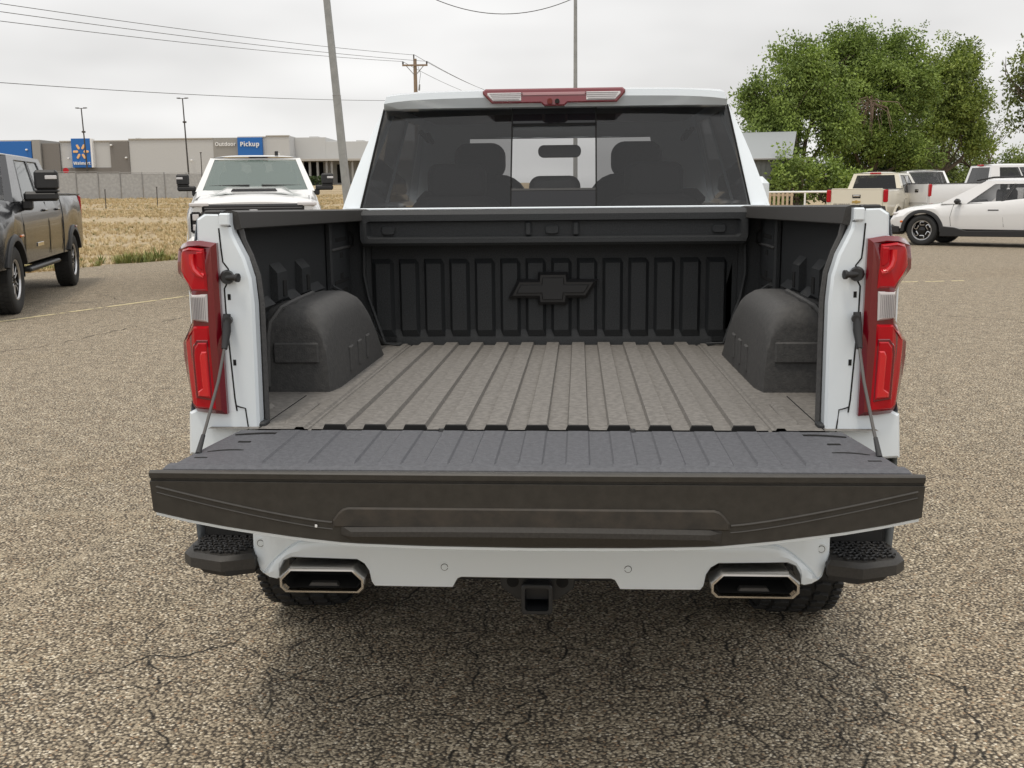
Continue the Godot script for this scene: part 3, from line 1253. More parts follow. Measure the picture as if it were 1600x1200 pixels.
# a full pickup, nose to -z, rear axle at z = 0 and ground at y = 0
func make_pickup(called: String, label: String, category: String, at: Vector3, turn: float, o: Dictionary, group := "") -> Node3D:
	var t := thing(called, label, category, at, turn, group)
	var hd: float = o.get("big", 1.0)          # overall scale of the heavy-duty version
	var m: Material = o.paint
	var wb: float = o.get("wheelbase", 3.9)
	var R: float = o.get("wheel", 0.41)
	var hw: float = o.get("hw", 1.0)
	var lift: float = o.get("lift", 0.0)
	var yb: float = o.get("belt", 1.17 * hd + lift)
	var hood: float = o.get("hood", 1.16 * hd + lift)
	var rail: float = 1.33 * hd + lift
	var yr: float = 1.83 * hd + lift
	var zfront := -wb - 0.98
	var zrear := 1.18
	var cab_r: float = o.get("cab_rear", -0.72)
	var cab_f: float = cab_r - o.get("cab_len", 2.95)
	var fl := 0.83 * hd + lift
	var st := [
		[zrear, rail - 0.02, rail, hw * 0.955, hw * 0.915, fl],
		[zrear - 0.25, rail, rail, hw * 0.985, hw * 0.93, fl],
		[0.0, rail, rail, hw * 1.0, hw * 0.94, fl],
		[cab_r + 0.05, rail, rail, hw * 0.985, hw * 0.935, fl],
		[cab_r + 0.045, rail, rail, hw * 0.975, hw * 0.93, 0.0],
		[cab_r - 0.4, yb + 0.02, yb + 0.02, hw * 0.975, hw * 0.925, 0.0],
		[cab_f + 0.3, yb, yb + 0.01, hw * 0.975, hw * 0.92, 0.0],
		[cab_f - 0.1, yb, hood + 0.09, hw * 0.98, hw * 0.90, 0.0],
		[-wb, hood - 0.05, hood + 0.06, hw * 1.0, hw * 0.89, 0.0],
		[zfront + 0.35, hood - 0.08, hood + 0.02, hw * 0.985, hw * 0.87, 0.0],
		[zfront + 0.12, hood - 0.10, hood - 0.02, hw * 0.95, hw * 0.86, 0.0],
		[zfront, hood - 0.16, hood - 0.10, hw * 0.90, hw * 0.84, 0.0]]
	part(t, "body", body_shell(st, 0.50 * hd + lift, [0.0, -wb], R + 0.09, R), m)
	part(t, "underbody", MB.new(30).box(Vector3(0, 0.58 * hd + lift, (zfront + zrear) / 2), Vector3(hw * 1.25, 0.22, zrear - zfront - 0.5)).box(Vector3(0, R, 0), Vector3(hw * 1.6, 0.12, 0.14)).box(Vector3(0, R, -wb), Vector3(hw * 1.6, 0.12, 0.14)), mats.under_black)
	add_cab(t, {"zf0": cab_f + 0.15, "zf1": cab_f + 0.95, "zr1": cab_r - 0.16, "zr0": cab_r, "hb": hw * 0.925, "hr": hw * 0.72, "yb": yb, "yr": yr, "crown": 0.06, "side": o.get("side", [[0.20, 0.53, 0.06, 0.90], [0.57, 0.86, 0.06, 0.90]]), "seats": [[cab_f + 1.55, [-0.4, 0.4]], [cab_r - 0.32, [-0.45, 0.0, 0.45]]], "wind": o.get("wind", mats.clear_glass)}, m, o.get("front_glass", mats.tint_light), o.get("rear_glass", mats.tint))
	for s in [-1.0, 1.0]:
		for zw in [0.0, -wb]:
			add_wheel(t, Vector3(s * (hw - 0.16), R, zw), s, "truck", R, 0.285, 0.265, mats.alloy, o.get("dish", mats.gloss_black))
			part(t, "arch_flare", arch_flare(zw, R, R + 0.09, hw * 0.985, s, 0.075, 0.03, 0.52 * hd + lift), o.get("flare", m))
			part(t, "wheel_well", half_well(R + 0.12, s * (hw - 0.24), R, zw), mats.gap)
		# door gaps and handles
		var xd := hw * 0.982
		for z in [cab_r - 0.05, cab_r - 1.12, cab_f + 0.42]:
			part(t, "door_gap", seam([Vector3(s * xd * 0.985, 0.56 * hd + lift, z), Vector3(s * (xd - 0.001), 0.8 * hd + lift, z), Vector3(s * (xd - 0.002), 0.96 * hd + lift, z), Vector3(s * (hw * 0.93), yb - 0.01, z)], 0.0), mats.gap)
		for z in [cab_r - 0.32, cab_r - 1.32]:
			part(t, "door_handle", MB.new(35).box(Vector3(s * (xd - 0.012), yb - 0.13, z), Vector3(0.05, 0.035, 0.2), 0.014), o.get("handle", m))
		part(t, "running_board", MB.new(35).box(Vector3(s * hw * 0.93, 0.43 * hd + lift, (cab_f + cab_r) / 2 - 0.05), Vector3(0.16, 0.06, 2.2), 0.02), o.get("step", mats.trim_black))
		part(t, "tail_light", MB.new(35).box(Vector3(s * hw * 0.885, rail - 0.21, zrear - 0.02), Vector3(0.15, 0.40, 0.09), 0.03), mats.lens_red)
		part(t, "bed_rail_cap", MB.new(30).box(Vector3(s * hw * 0.885, rail + 0.008, (zrear + cab_r) / 2 + 0.02), Vector3(0.13, 0.022, zrear - cab_r - 0.06), 0.008), mats.trim_black)
		# lamps
		part(t, "headlight", MB.new(35).box(Vector3(s * hw * 0.77, hood - 0.135, zfront + 0.05), Vector3(hw * 0.28, 0.06, 0.16), 0.015), mats.lens_clear)
		part(t, "lower_headlight", MB.new(35).box(Vector3(s * hw * 0.82, hood - 0.40, zfront + 0.02), Vector3(hw * 0.16, 0.32, 0.10), 0.03), mats.gloss_black)
		for k in 2:
			part(t, "headlight_lens", MB.new(35).box(Vector3(s * hw * 0.82, hood - 0.32 - k * 0.15, zfront - 0.034), Vector3(hw * 0.09, 0.09, 0.02), 0.008), mats.lens_clear)
		if o.get("tow", false):
			tow_mirror(t, s * hw * 0.91, yb + 0.02, cab_f + 0.62, o.get("mirror_scale", 1.0))
		else:
			var mr := group_node(t, "mirror")
			part(mr, "arm", MB.new(35).box(Vector3(s * (hw * 0.91 + 0.08), yb + 0.05, cab_f + 0.62), Vector3(0.16, 0.05, 0.08), 0.02), mats.trim_black)
			part(mr, "housing", MB.new(35).box(Vector3(s * (hw * 0.91 + 0.19), yb + 0.12, cab_f + 0.6), Vector3(0.2, 0.2, 0.13), 0.04), o.get("mirror", m))
	# tailgate, rear bumper
	var tg := group_node(t, "tailgate")
	part(tg, "panel", MB.new(35).box(Vector3(0, (rail + fl) / 2 - 0.02, zrear + 0.005), Vector3(hw * 1.60, rail - fl + 0.06, 0.06), 0.02), m)
	part(tg, "top_trim", MB.new(35).box(Vector3(0, rail + 0.012, zrear), Vector3(hw * 1.58, 0.03, 0.08), 0.01), o.get("gate_trim", mats.trim_black))
	part(tg, "handle", MB.new(35).box(Vector3(0, rail - 0.22, zrear + 0.036), Vector3(0.26, 0.11, 0.02), 0.01), mats.gloss_black)
	part(tg, "handle_lever", MB.new(35).box(Vector3(0, rail - 0.20, zrear + 0.045), Vector3(0.21, 0.05, 0.02), 0.008), mats.chrome)
	part(t, "rear_bumper", MB.new(35).box(Vector3(0, 0.62 * hd + lift, zrear + 0.10), Vector3(hw * 1.86, 0.2, 0.22), 0.05), o.get("bumper", mats.chrome))
	part(t, "license_plate", MB.new(30).box(Vector3(0, 0.62 * hd + lift, zrear + 0.213), Vector3(0.3, 0.15, 0.01), 0.003), mats.lens_clear)
	part(t, "high_brake_light", MB.new(30).box(Vector3(0, yr + 0.012, cab_r - 0.13), Vector3(0.36, 0.045, 0.06), 0.012), mats.lens_red)
	# grille and front bumper
	var gr := group_node(t, "grille")
	part(gr, "frame", MB.new(35).box(Vector3(0, hood - 0.36, zfront + 0.02), Vector3(hw * 1.46, 0.46, 0.10), 0.03), mats.gloss_black)
	for k in 4:
		part(gr, "bar", MB.new(35).box(Vector3(0, hood - 0.20 - k * 0.11, zfront - 0.035), Vector3(hw * 1.40, 0.035, 0.03), 0.01), mats.trim_black)
	part(gr, "emblem", MB.new(35).prism(pv([-0.17, 0.05, -0.06, 0.05, -0.06, 0.085, 0.06, 0.085, 0.06, 0.05, 0.19, 0.05, 0.17, -0.05, 0.06, -0.05, 0.06, -0.085, -0.06, -0.085, -0.06, -0.05, -0.19, -0.05]), 0.0, 0.03, 0.008).each(func(p): return Vector3(-p.x, p.y + hood - 0.30, zfront - 0.045 - p.z)), o.get("emblem", mats.gloss_black))
	part(t, "front_bumper", MB.new(35).box(Vector3(0, 0.62 * hd + lift, zfront - 0.02), Vector3(hw * 1.9, 0.24, 0.28), 0.07), o.get("front_bumper", m))
	return t


# ---------------------------------------------------------------- the white pickup in front
func rail_y(z: float) -> float:
	return 1.466 + z * 0.0165


func floor_y(z: float) -> float:
	return 0.880 + z * 0.0175


func build_main_truck() -> void:
	var t := thing("pickup_truck", "white pickup truck seen from behind with its tailgate lowered and black lined bed", "truck")
	truck_cab(t)
	truck_bedsides(t)
	truck_bed(t)
	truck_headboard(t)
	truck_tailgate(t)
	truck_lights(t)
	truck_bumper(t)
	truck_under(t)


func truck_cab(t: Node3D) -> void:
	var m: Material = mats.truck_white
	var st := [
		[-1.955, 1.43, 1.43, 0.985, 0.945, 0.0],
		[-2.6, 1.43, 1.43, 0.985, 0.945, 0.0],
		[-4.0, 1.36, 1.38, 0.985, 0.945, 0.0],
		[-4.35, 1.33, 1.40, 0.985, 0.92, 0.0],
		[-4.75, 1.28, 1.38, 1.01, 0.91, 0.0],
		[-5.35, 1.22, 1.32, 0.99, 0.88, 0.0],
		[-5.6, 1.16, 1.24, 0.94, 0.86, 0.0],
		[-5.7, 1.06, 1.12, 0.90, 0.84, 0.0]]
	part(t, "body", body_shell(st, 0.5, [-4.75], 0.51, 0.42), m)
	add_cab(t, {"zf0": -4.2, "zf1": -3.42, "zr1": -2.24, "zr0": -1.985, "hb": 0.945, "hr": 0.762, "yb": 1.425, "yr": 1.918, "crown": 0.045, "side": [[0.20, 0.53, 0.06, 0.90], [0.57, 0.88, 0.06, 0.90]], "no_rear": true, "front": [0.17, 0.83, 0.03, 0.80]}, m, mats.tint, mats.privacy)
	# back of the cab: pillars and sheet below the glass
	for s in [-1.0, 1.0]:
		var b := MB.new(30)
		var o0 = Vector3(s * 0.960, 1.41, -1.985)
		var o1 := Vector3(s * 0.775, 1.925, -2.235)
		var i0 := Vector3(s * 0.858, 1.41, -1.955)
		var i1 := Vector3(s * 0.776, 1.885, -2.185)
		var rows := []
		for k in 9:
			var f := k / 8.0
			var o := o0.lerp(o1, f) + Vector3(s * 0.012 * sin(PI * f), 0, 0)
			var i := i0.lerp(i1, f)
			rows.append([i + Vector3(0, 0, -0.03), i, i.lerp(o, 0.25) + Vector3(0, 0, 0.008), i.lerp(o, 0.75) + Vector3(0, 0, 0.004), o, o + Vector3(s * 0.004, 0, -0.06)])
		b.loft(rows)
		part(t, "rear_pillar", b, m)
	part(t, "cab_back", MB.new(30).box(Vector3(0, 1.0, -1.975), Vector3(1.72, 0.88, 0.03)), m)
	part(t, "window_sill", MB.new(30).box(Vector3(0, 1.437, -1.945), Vector3(1.714, 0.012, 0.05), 0.004), m)
	# overhanging lip of the roof
	var rows := []
	for k in 25:
		var u := k / 12.0 - 1.0
		var e := 1.0 - pow(absf(u), 8.0)
		var crown := 0.008 * (1.0 - u * u)
		rows.append([Vector3(u * 0.735, 1.948 + crown, -2.34), Vector3(u * 0.745, 1.950 + crown + 0.008 * e, -2.15), Vector3(u * 0.755, 1.936 + crown + 0.012 * e, -2.105), Vector3(u * 0.766, 1.905 + crown + 0.014 * e, -2.10), Vector3(u * 0.772, 1.880 + 0.004 * e, -2.128), Vector3(u * 0.772, 1.877, -2.20)])
	part(t, "roof_lip", MB.new(38).loft(rows), m)
	# two soft ridges on the roof, and the shark fin
	part(t, "antenna", MB.new(30).prism(pv([0, 0, 0.16, 0, 0.03, 0.07, 0.0, 0.07]), -0.02, 0.02, 0.008).each(func(p): return Vector3(0.48 + p.z, 1.955 + p.y, -2.9 + p.x)), m)
	# rear glass: two fixed panes, a slider in the middle
	var n := group_node(t, "rear_window")
	var gp := func(x: float, y: float) -> Vector3:
		var f := (y - 1.44) / (1.882 - 1.44)
		return Vector3(x * lerpf(1.0, 0.778 / 0.858, f) if absf(x) > 0.3 else x, y, lerpf(-1.962, -2.178, f) + 0.02 * (0.75 - x * x))
	for s in [-1.0, 1.0]:
		var g := MB.new(40)
		for k in 8:
			for j in 4:
				var x0: float = s * lerpf(0.192, 0.858, k / 8.0)
				var x1: float = s * lerpf(0.192, 0.858, (k + 1) / 8.0)
				var y0 := lerpf(1.443, 1.880, j / 4.0)
				var y1 := lerpf(1.443, 1.880, (j + 1) / 4.0)
				g.quad(gp.call(x0, y0), gp.call(x0, y1), gp.call(x1, y1), gp.call(x1, y0))
		part(n, "pane", g, mats.rear_tint)
	var rect := func(x0: float, x1: float, y0: float, y1: float, dz: float) -> MB:
		var g := MB.new(20)
		for k in 4:
			var a := lerpf(x0, x1, k / 4.0)
			var c := lerpf(x0, x1, (k + 1) / 4.0)
			var d := Vector3(0, 0, dz)
			g.quad(gp.call(a, y0) + d, gp.call(a, y1) + d, gp.call(c, y1) + d, gp.call(c, y0) + d)
		return g
	part(n, "slider_pane", rect.call(-0.186, 0.186, 1.522, 1.800, -0.006), mats.slider_tint)
	part(n, "upper_panel", rect.call(-0.186, 0.186, 1.812, 1.880, 0.001), mats.dark_glass)
	part(n, "lower_panel", rect.call(-0.186, 0.186, 1.443, 1.516, 0.001), mats.dark_glass)
	for s in [-1.0, 1.0]:
		part(n, "divider", rect.call(s * 0.189 - 0.0035, s * 0.189 + 0.0035, 1.443, 1.882, 0.003), mats.gap)
	part(n, "slider_track", rect.call(-0.186, 0.186, 1.799, 1.813, -0.002), mats.gap)
	part(n, "slider_sill", rect.call(-0.186, 0.186, 1.514, 1.523, 0.003), mats.trim_black)
	part(n, "gasket", MB.new(20).tube([gp.call(-0.860, 1.440), gp.call(-0.860, 1.884), gp.call(-0.4, 1.886), gp.call(0.4, 1.886), gp.call(0.860, 1.884), gp.call(0.860, 1.440), gp.call(0.3, 1.440), gp.call(-0.3, 1.440), gp.call(-0.860, 1.440)], 0.006, 6), mats.gap)
	# high brake light with cargo lamps and camera
	var c := group_node(t, "high_brake_light")
	var tilt := func(p: Vector3) -> Vector3:
		return Vector3(p.x, p.y, p.z - 2.105 + (p.y - 1.93) * -0.25 + (0.03 if p.y < 1.90 else 0.0) * 0.0)
	part(c, "housing", MB.new(30).prism(pv([-0.318, 1.952, -0.305, 1.962, 0.305, 1.962, 0.318, 1.952, 0.316, 1.938, 0.280, 1.897, 0.062, 1.897, 0.048, 1.884, -0.042, 1.884, -0.056, 1.897, -0.276, 1.897, -0.316, 1.938]), -0.05, 0.020, 0.006).each(tilt), mats.lens_wine)
	part(c, "brake_lens", MB.new(30).prism(pv([-0.14, 1.944, 0.14, 1.944, 0.14, 1.930, -0.14, 1.930]), 0.018, 0.0235, 0.002).each(tilt), mats.lens_pink)
	for s in [-1.0, 1.0]:
		part(c, "cargo_lamp", MB.new(30).prism(pv([s * 0.145, 1.944, s * 0.296, 1.944, s * 0.296, 1.934, s * 0.270, 1.908, s * 0.145, 1.908]), 0.018, 0.0245, 0.002).each(tilt), mats.lens_clear)
		for k in 4:
			part(c, "lamp_rib", MB.new(20).box(Vector3(s * 0.212, 1.9145 + k * 0.0085, 0.0255), Vector3(0.118 + k * 0.010, 0.0016, 0.003)).each(tilt), mats.lens_rib)
	part(c, "camera_eye", MB.new(40).tube([tilt.call(Vector3(-0.017, 1.905, 0.01)), tilt.call(Vector3(-0.017, 1.904, 0.030))], 0.0125, 16), mats.lens_dark)
	part(c, "camera_eye", MB.new(40).tube([tilt.call(Vector3(0.016, 1.905, 0.01)), tilt.call(Vector3(0.016, 1.904, 0.030))], 0.0105, 16), mats.gloss_black)
	# cabin seen through the glass
	for x in [-0.46, 0.0, 0.46]:
		var se := MB.new(50)
		var mid: bool = x == 0.0
		se.prism(rounded(x, 1.16, 0.44, 0.66, 0.10, 6), -2.29, -2.15, 0.04)
		se.prism(rounded(x, 1.525 if mid else 1.555, 0.24 if mid else 0.27, 0.11 if mid else 0.17, 0.05, 6), -2.32, -2.22, 0.025)
		part(t, "rear_seat", se, mats.seat)
	for x in [-0.42, 0.42]:
		var se := MB.new(50)
		se.prism(rounded(x, 1.26, 0.52, 0.68, 0.16, 6), -3.13, -2.98, 0.04)
		se.prism(rounded(x, 1.67, 0.27, 0.19, 0.07, 6), -3.10, -3.0, 0.025)
		part(t, "front_seat", se, mats.seat)
	for s in [-1.0, 1.0]:
		part(t, "grab_handle", MB.new(40).tube([Vector3(s * 0.66, 1.80, -2.5), Vector3(s * 0.63, 1.76, -2.55), Vector3(s * 0.63, 1.76, -2.7), Vector3(s * 0.66, 1.80, -2.75)], 0.012, 8), mats.seat)
	part(t, "steering_wheel", MB.new(50).tube(ring_pts(Vector3(-0.42, 1.42, -3.62), 0.18), 0.016, 8, false), mats.seat)
	part(t, "cabin_mirror", MB.new(40).prism(rounded(0.0, 1.735, 0.25, 0.072, 0.032, 5), -3.58, -3.55, 0.006), mats.gloss_black)
	part(t, "headliner", MB.new(30).box(Vector3(0, 1.895, -2.85), Vector3(1.40, 0.02, 1.1)), mats.seat)
	for s in [-1.0, 1.0]:
		for z in [-2.0, -3.05, -3.95]:
			part(t, "door_gap", seam([Vector3(s * 0.965, 0.58, z), Vector3(s * 0.985, 0.9, z), Vector3(s * 0.983, 1.15, z), Vector3(s * 0.95, 1.41, z)], 0.0), mats.gap)
		for z in [-2.3, -3.3]:
			part(t, "door_handle", MB.new(35).box(Vector3(s * 0.975, 1.24, z), Vector3(0.05, 0.035, 0.2), 0.014), mats.truck_white)
		var mr := group_node(t, "mirror")
		part(mr, "arm", MB.new(35).box(Vector3(s * 1.03, 1.42, -3.72), Vector3(0.18, 0.05, 0.08), 0.02), mats.trim_black)
		part(mr, "housing", MB.new(35).box(Vector3(s * 1.14, 1.48, -3.74), Vector3(0.2, 0.2, 0.13), 0.04), mats.truck_white)
		part(t, "headlight", MB.new(35).box(Vector3(s * 0.72, 1.03, -5.66), Vector3(0.26, 0.10, 0.16), 0.02), mats.lens_clear)
	part(t, "grille", MB.new(35).box(Vector3(0, 0.86, -5.68), Vector3(1.5, 0.42, 0.12), 0.03), mats.gloss_black)
	part(t, "front_bumper", MB.new(35).box(Vector3(0, 0.58, -5.7), Vector3(1.86, 0.26, 0.26), 0.07), m)


func ring_pts(c: Vector3, r: float) -> Array:
	var out := []
	for k in 25:
		var a := TAU * k / 24.0
		out.append(c + Vector3(cos(a) * r, sin(a) * r * 0.9, sin(a) * r * 0.4))
	return out


func truck_bedsides(t: Node3D) -> void:
	for s in [-1.0, 1.0]:
		var n := group_node(t, "bedside")
		var flip := func(p: Vector3) -> Vector3: return Vector3(p.x * s, p.y, p.z)
		# end face of the bedside
		var end := MB.new(30).prism(pv([0.822, 1.464, 0.888, 1.466, 0.913, 1.450, 0.915, 1.394, 0.948, 1.37, 0.946, 0.93, 0.9665, 0.92, 0.9735, 0.80, 0.90, 0.795, 0.85, 0.80, 0.80, 0.866, 0.770, 0.872, 0.768, 1.07, 0.767, 1.22, 0.772, 1.29, 0.787, 1.345, 0.806, 1.385, 0.817, 1.41, 0.822, 1.435]), -0.045, 0.0, 0.007)
		end.mirror_x() if s < 0 else end
		part(n, "end_panel", end, mats.truck_white)
		# outer skin
		var rows := []
		var prof := [[0.888, 1.466], [0.913, 1.45], [0.925, 1.385], [0.955, 1.28], [0.962, 1.10], [0.962, 0.93], [0.968, 0.78], [0.970, 0.62], [0.964, 0.52], [0.93, 0.51]]
		for k in 49:
			var z := -0.005 - k / 48.0 * 1.93
			var dz := absf(z + 1.0)
			var bul := 0.045 * clampf(1.15 - dz / 0.62, 0.0, 1.0)
			var yb := 0.0
			if dz < 0.51:
				yb = 0.42 + sqrt(0.51 * 0.51 - dz * dz) * 0.95
			var row := []
			for q in prof:
				var y: float = q[1]
				if y < 1.3:
					y = maxf(y, yb + (y - 0.51) * 0.12)
				var drop := z * 0.0165
				var tuck := 0.035 * clampf(1.0 + z / 0.3, 0.0, 1.0) if q[1] > 0.95 and q[1] < 1.37 else 0.0
				row.append(Vector3(s * (q[0] - tuck + bul * clampf((1.40 - q[1]) * 3.0, 0.0, 1.0)), y + (drop if q[1] > 0.9 else drop * 0.3), z))
			rows.append(row)
		part(n, "outer_skin", MB.new(35).loft(rows), mats.truck_white)
		part(n, "wheel_well", half_well(0.50, s * 0.83, 0.42, -1.0, 0.10), mats.gap)
		# black cap along the top
		var cap := MB.new(30)
		var cr := []
		for k in 13:
			var z := -0.03 - k / 12.0 * 1.86
			var y := rail_y(z)
			cr.append([Vector3(s * 0.914, y - 0.022, z), Vector3(s * 0.908, y + 0.002, z), Vector3(s * 0.825, y + 0.006, z), Vector3(s * 0.808, y + 0.001, z), Vector3(s * 0.800, y - 0.042, z), Vector3(s * 0.812, y - 0.046, z), Vector3(s * 0.905, y - 0.040, z)])
		cap.loft(cr, true, true)
		part(n, "rail_cap", cap, mats.black_plastic)
		part(n, "cap_end", MB.new(30).box(Vector3(s * 0.868, 1.466, -0.028), Vector3(0.048, 0.012, 0.05), 0.004), mats.trim_black)
		# inner wall of the bed with its stampings
		var wall := MB.new(30)
		wall.loft([[Vector3(s * 0.80, 1.425, -0.05), Vector3(s * 0.905, 1.425, -0.05), Vector3(s * 0.905, 0.86, -0.05)], [Vector3(s * 0.80, 1.395, -1.80), Vector3(s * 0.905, 1.395, -1.80), Vector3(s * 0.905, 0.83, -1.80)]])
		part(n, "inner_wall", wall, mats.liner)
		# rear return: the liner behind the white end face
		part(n, "rear_return", MB.new(30).prism(pv([0.835, 1.42, 0.905, 1.42, 0.905, 0.87, 0.790, 0.875, 0.786, 1.07, 0.784, 1.22, 0.792, 1.29, 0.806, 1.34, 0.824, 1.38]), -0.075, -0.046, 0.0).each(flip), mats.liner)
		part(n, "edge_seal", MB.new(40).tube([flip.call(Vector3(0.812, 1.425, -0.056)), flip.call(Vector3(0.806, 1.39, -0.058)), flip.call(Vector3(0.788, 1.348, -0.058)), flip.call(Vector3(0.771, 1.295, -0.058)), flip.call(Vector3(0.764, 1.22, -0.058)), flip.call(Vector3(0.765, 1.05, -0.058)), flip.call(Vector3(0.766, 0.878, -0.058))], 0.010, 6), mats.wheelhouse)
		for q in [[-0.70, 1.165, 1.255, 0.06], [-1.02, 1.160, 1.247, 0.06]]:
			var bl := MB.new(25)
			var w: float = q[3]
			var x0: float = s * 0.905
			var xa: float = s * 0.880
			bl.loft([[Vector3(x0, q[2] + 0.03, q[0] - w), Vector3(xa, q[2], q[0] - w), Vector3(xa, q[1], q[0] - w), Vector3(x0, q[1] - 0.015, q[0] - w)], [Vector3(x0, q[2] + 0.03, q[0] - w * 0.5), Vector3(xa, q[2], q[0] - w * 0.5), Vector3(xa, q[1], q[0] - w * 0.5), Vector3(x0, q[1] - 0.015, q[0] - w * 0.5)], [Vector3(x0, q[2] + 0.03, q[0] + w), Vector3(xa, q[2], q[0] + w), Vector3(xa, q[1], q[0] + w), Vector3(x0, q[1] - 0.015, q[0] + w)]], false, true)
			part(n, "stamped_boss", bl, mats.liner)
			part(n, "boss_pocket", MB.new(25).box(Vector3(s * 0.879, (q[1] + q[2]) / 2 - 0.01, q[0] - 0.02), Vector3(0.006, 0.055, 0.04), 0.002), mats.gap)
		for q in [[-0.50, 1.155, 0.10], [-0.86, 1.150, 0.07], [-1.20, 1.145, 0.09]]:
			part(n, "stamped_ledge", MB.new(25).loft([[Vector3(s * 0.905, q[1] + 0.03, q[0] - q[2]), Vector3(s * 0.878, q[1] + 0.004, q[0] - q[2]), Vector3(s * 0.905, q[1] - 0.02, q[0] - q[2])], [Vector3(s * 0.905, q[1] + 0.03, q[0] + q[2]), Vector3(s * 0.878, q[1] + 0.004, q[0] + q[2]), Vector3(s * 0.905, q[1] - 0.02, q[0] + q[2])]], false, true), mats.liner)
		# front post with slots
		var post := group_node(t, "front_post")
		part(post, "plate", MB.new(30).box(Vector3(s * 0.892, 1.22, -1.60), Vector3(0.03, 0.36, 0.34), 0.008), mats.liner)
		part(post, "ledge", MB.new(30).box(Vector3(s * 0.884, 1.285, -1.60), Vector3(0.03, 0.012, 0.33), 0.005), mats.wheelhouse)
		for q in [[1.322, 0.016, 0.19], [1.150, 0.014, 0.26], [1.108, 0.018, 0.19]]:
			part(post, "slot", MB.new(30).box(Vector3(s * 0.8765, q[0], -1.60), Vector3(0.003, q[1], q[2])), mats.gap)
		for y in [1.258, 1.172]:
			part(post, "square_hole", MB.new(30).box(Vector3(s * 0.8765, y, -1.60), Vector3(0.003, 0.022, 0.045)), mats.gap)
		part(n, "tie_down", MB.new(40).tube([Vector3(s * 0.885, 1.352, -1.775), Vector3(s * 0.862, 1.33, -1.775), Vector3(s * 0.862, 1.29, -1.775), Vector3(s * 0.885, 1.27, -1.775)], 0.006, 6), mats.under_black)
		part(n, "tie_down", MB.new(40).tube([Vector3(s * 0.83, 1.375, -0.085), Vector3(s * 0.822, 1.36, -0.10), Vector3(s * 0.822, 1.325, -0.10), Vector3(s * 0.84, 1.31, -0.085)], 0.007, 6), mats.under_black)
		part(n, "bolt", MB.new(30).tube([Vector3(s * 0.83, 1.292, -0.12), Vector3(s * 0.812, 1.292, -0.115)], 0.006, 8), mats.dull_metal)
		# joint lines, holes, striker and cable anchor on the end face
		var f := func(x: float, y: float) -> Vector3: return Vector3(s * x, y, 0.0005)
		part(n, "panel_joint", MB.new(0).tube([f.call(0.852, 1.425), f.call(0.849, 1.37), f.call(0.846, 1.335), f.call(0.832, 1.316), f.call(0.836, 1.28), f.call(0.846, 1.262), f.call(0.845, 1.18), f.call(0.839, 1.06), f.call(0.834, 0.96), f.call(0.830, 0.925)], 0.0022, 5), mats.gap)
		part(n, "panel_joint", MB.new(0).tube([f.call(0.850, 1.462), f.call(0.845, 1.447), f.call(0.835, 1.432), f.call(0.819, 1.430)], 0.002, 5), mats.gap)
		part(n, "panel_joint", MB.new(0).tube([f.call(0.832, 0.94), f.call(0.822, 0.936), f.call(0.806, 0.932), f.call(0.803, 0.90), f.call(0.80, 0.872)], 0.002, 5), mats.gap)
		part(n, "stake_bracket", MB.new(30).box(Vector3(s * 0.834, 1.448, 0.004), Vector3(0.028, 0.034, 0.012), 0.004), mats.truck_white)
		for q in [[0.834, 1.24], [0.829, 1.06]]:
			part(n, "bolt_hole", MB.new(30).box(Vector3(s * q[0], q[1], 0.0005), Vector3(0.008, 0.016, 0.002)), mats.gap)
		var stk := group_node(t, "striker")
		part(stk, "base", MB.new(40).tube([Vector3(s * 0.836, 1.294, 0.0), Vector3(s * 0.829, 1.294, 0.022)], [0.020, 0.016], 14), mats.trim_black)
		part(stk, "pin", MB.new(40).tube([Vector3(s * 0.834, 1.294, 0.016), Vector3(s * 0.806, 1.294, 0.024), Vector3(s * 0.804, 1.294, 0.0245), Vector3(s * 0.797, 1.294, 0.026)], [0.0085, 0.0085, 0.012, 0.012], 12), mats.trim_black)
		var cb := group_node(t, "tailgate_cable")
		part(cb, "anchor", MB.new(40).tube([Vector3(s * 0.838, 1.178, 0.0), Vector3(s * 0.832, 1.178, 0.03)], 0.011, 12), mats.trim_black)
		part(cb, "socket", MB.new(40).tube([Vector3(s * 0.837, 1.196, 0.018), Vector3(s * 0.838, 1.15, 0.026), Vector3(s * 0.839, 1.105, 0.05)], [0.010, 0.012, 0.008], 10), mats.trim_black)
		part(cb, "cable", MB.new(40).tube([Vector3(s * 0.839, 1.11, 0.047), Vector3(s * 0.835, 1.03, 0.125), Vector3(s * 0.829, 0.945, 0.245), Vector3(s * 0.826, 0.893, 0.318)], 0.0042, 8), mats.cable)
		part(cb, "ferrule", MB.new(40).tube([Vector3(s * 0.828, 0.92, 0.28), Vector3(s * 0.826, 0.884, 0.33)], [0.0055, 0.0075], 10), mats.trim_black)


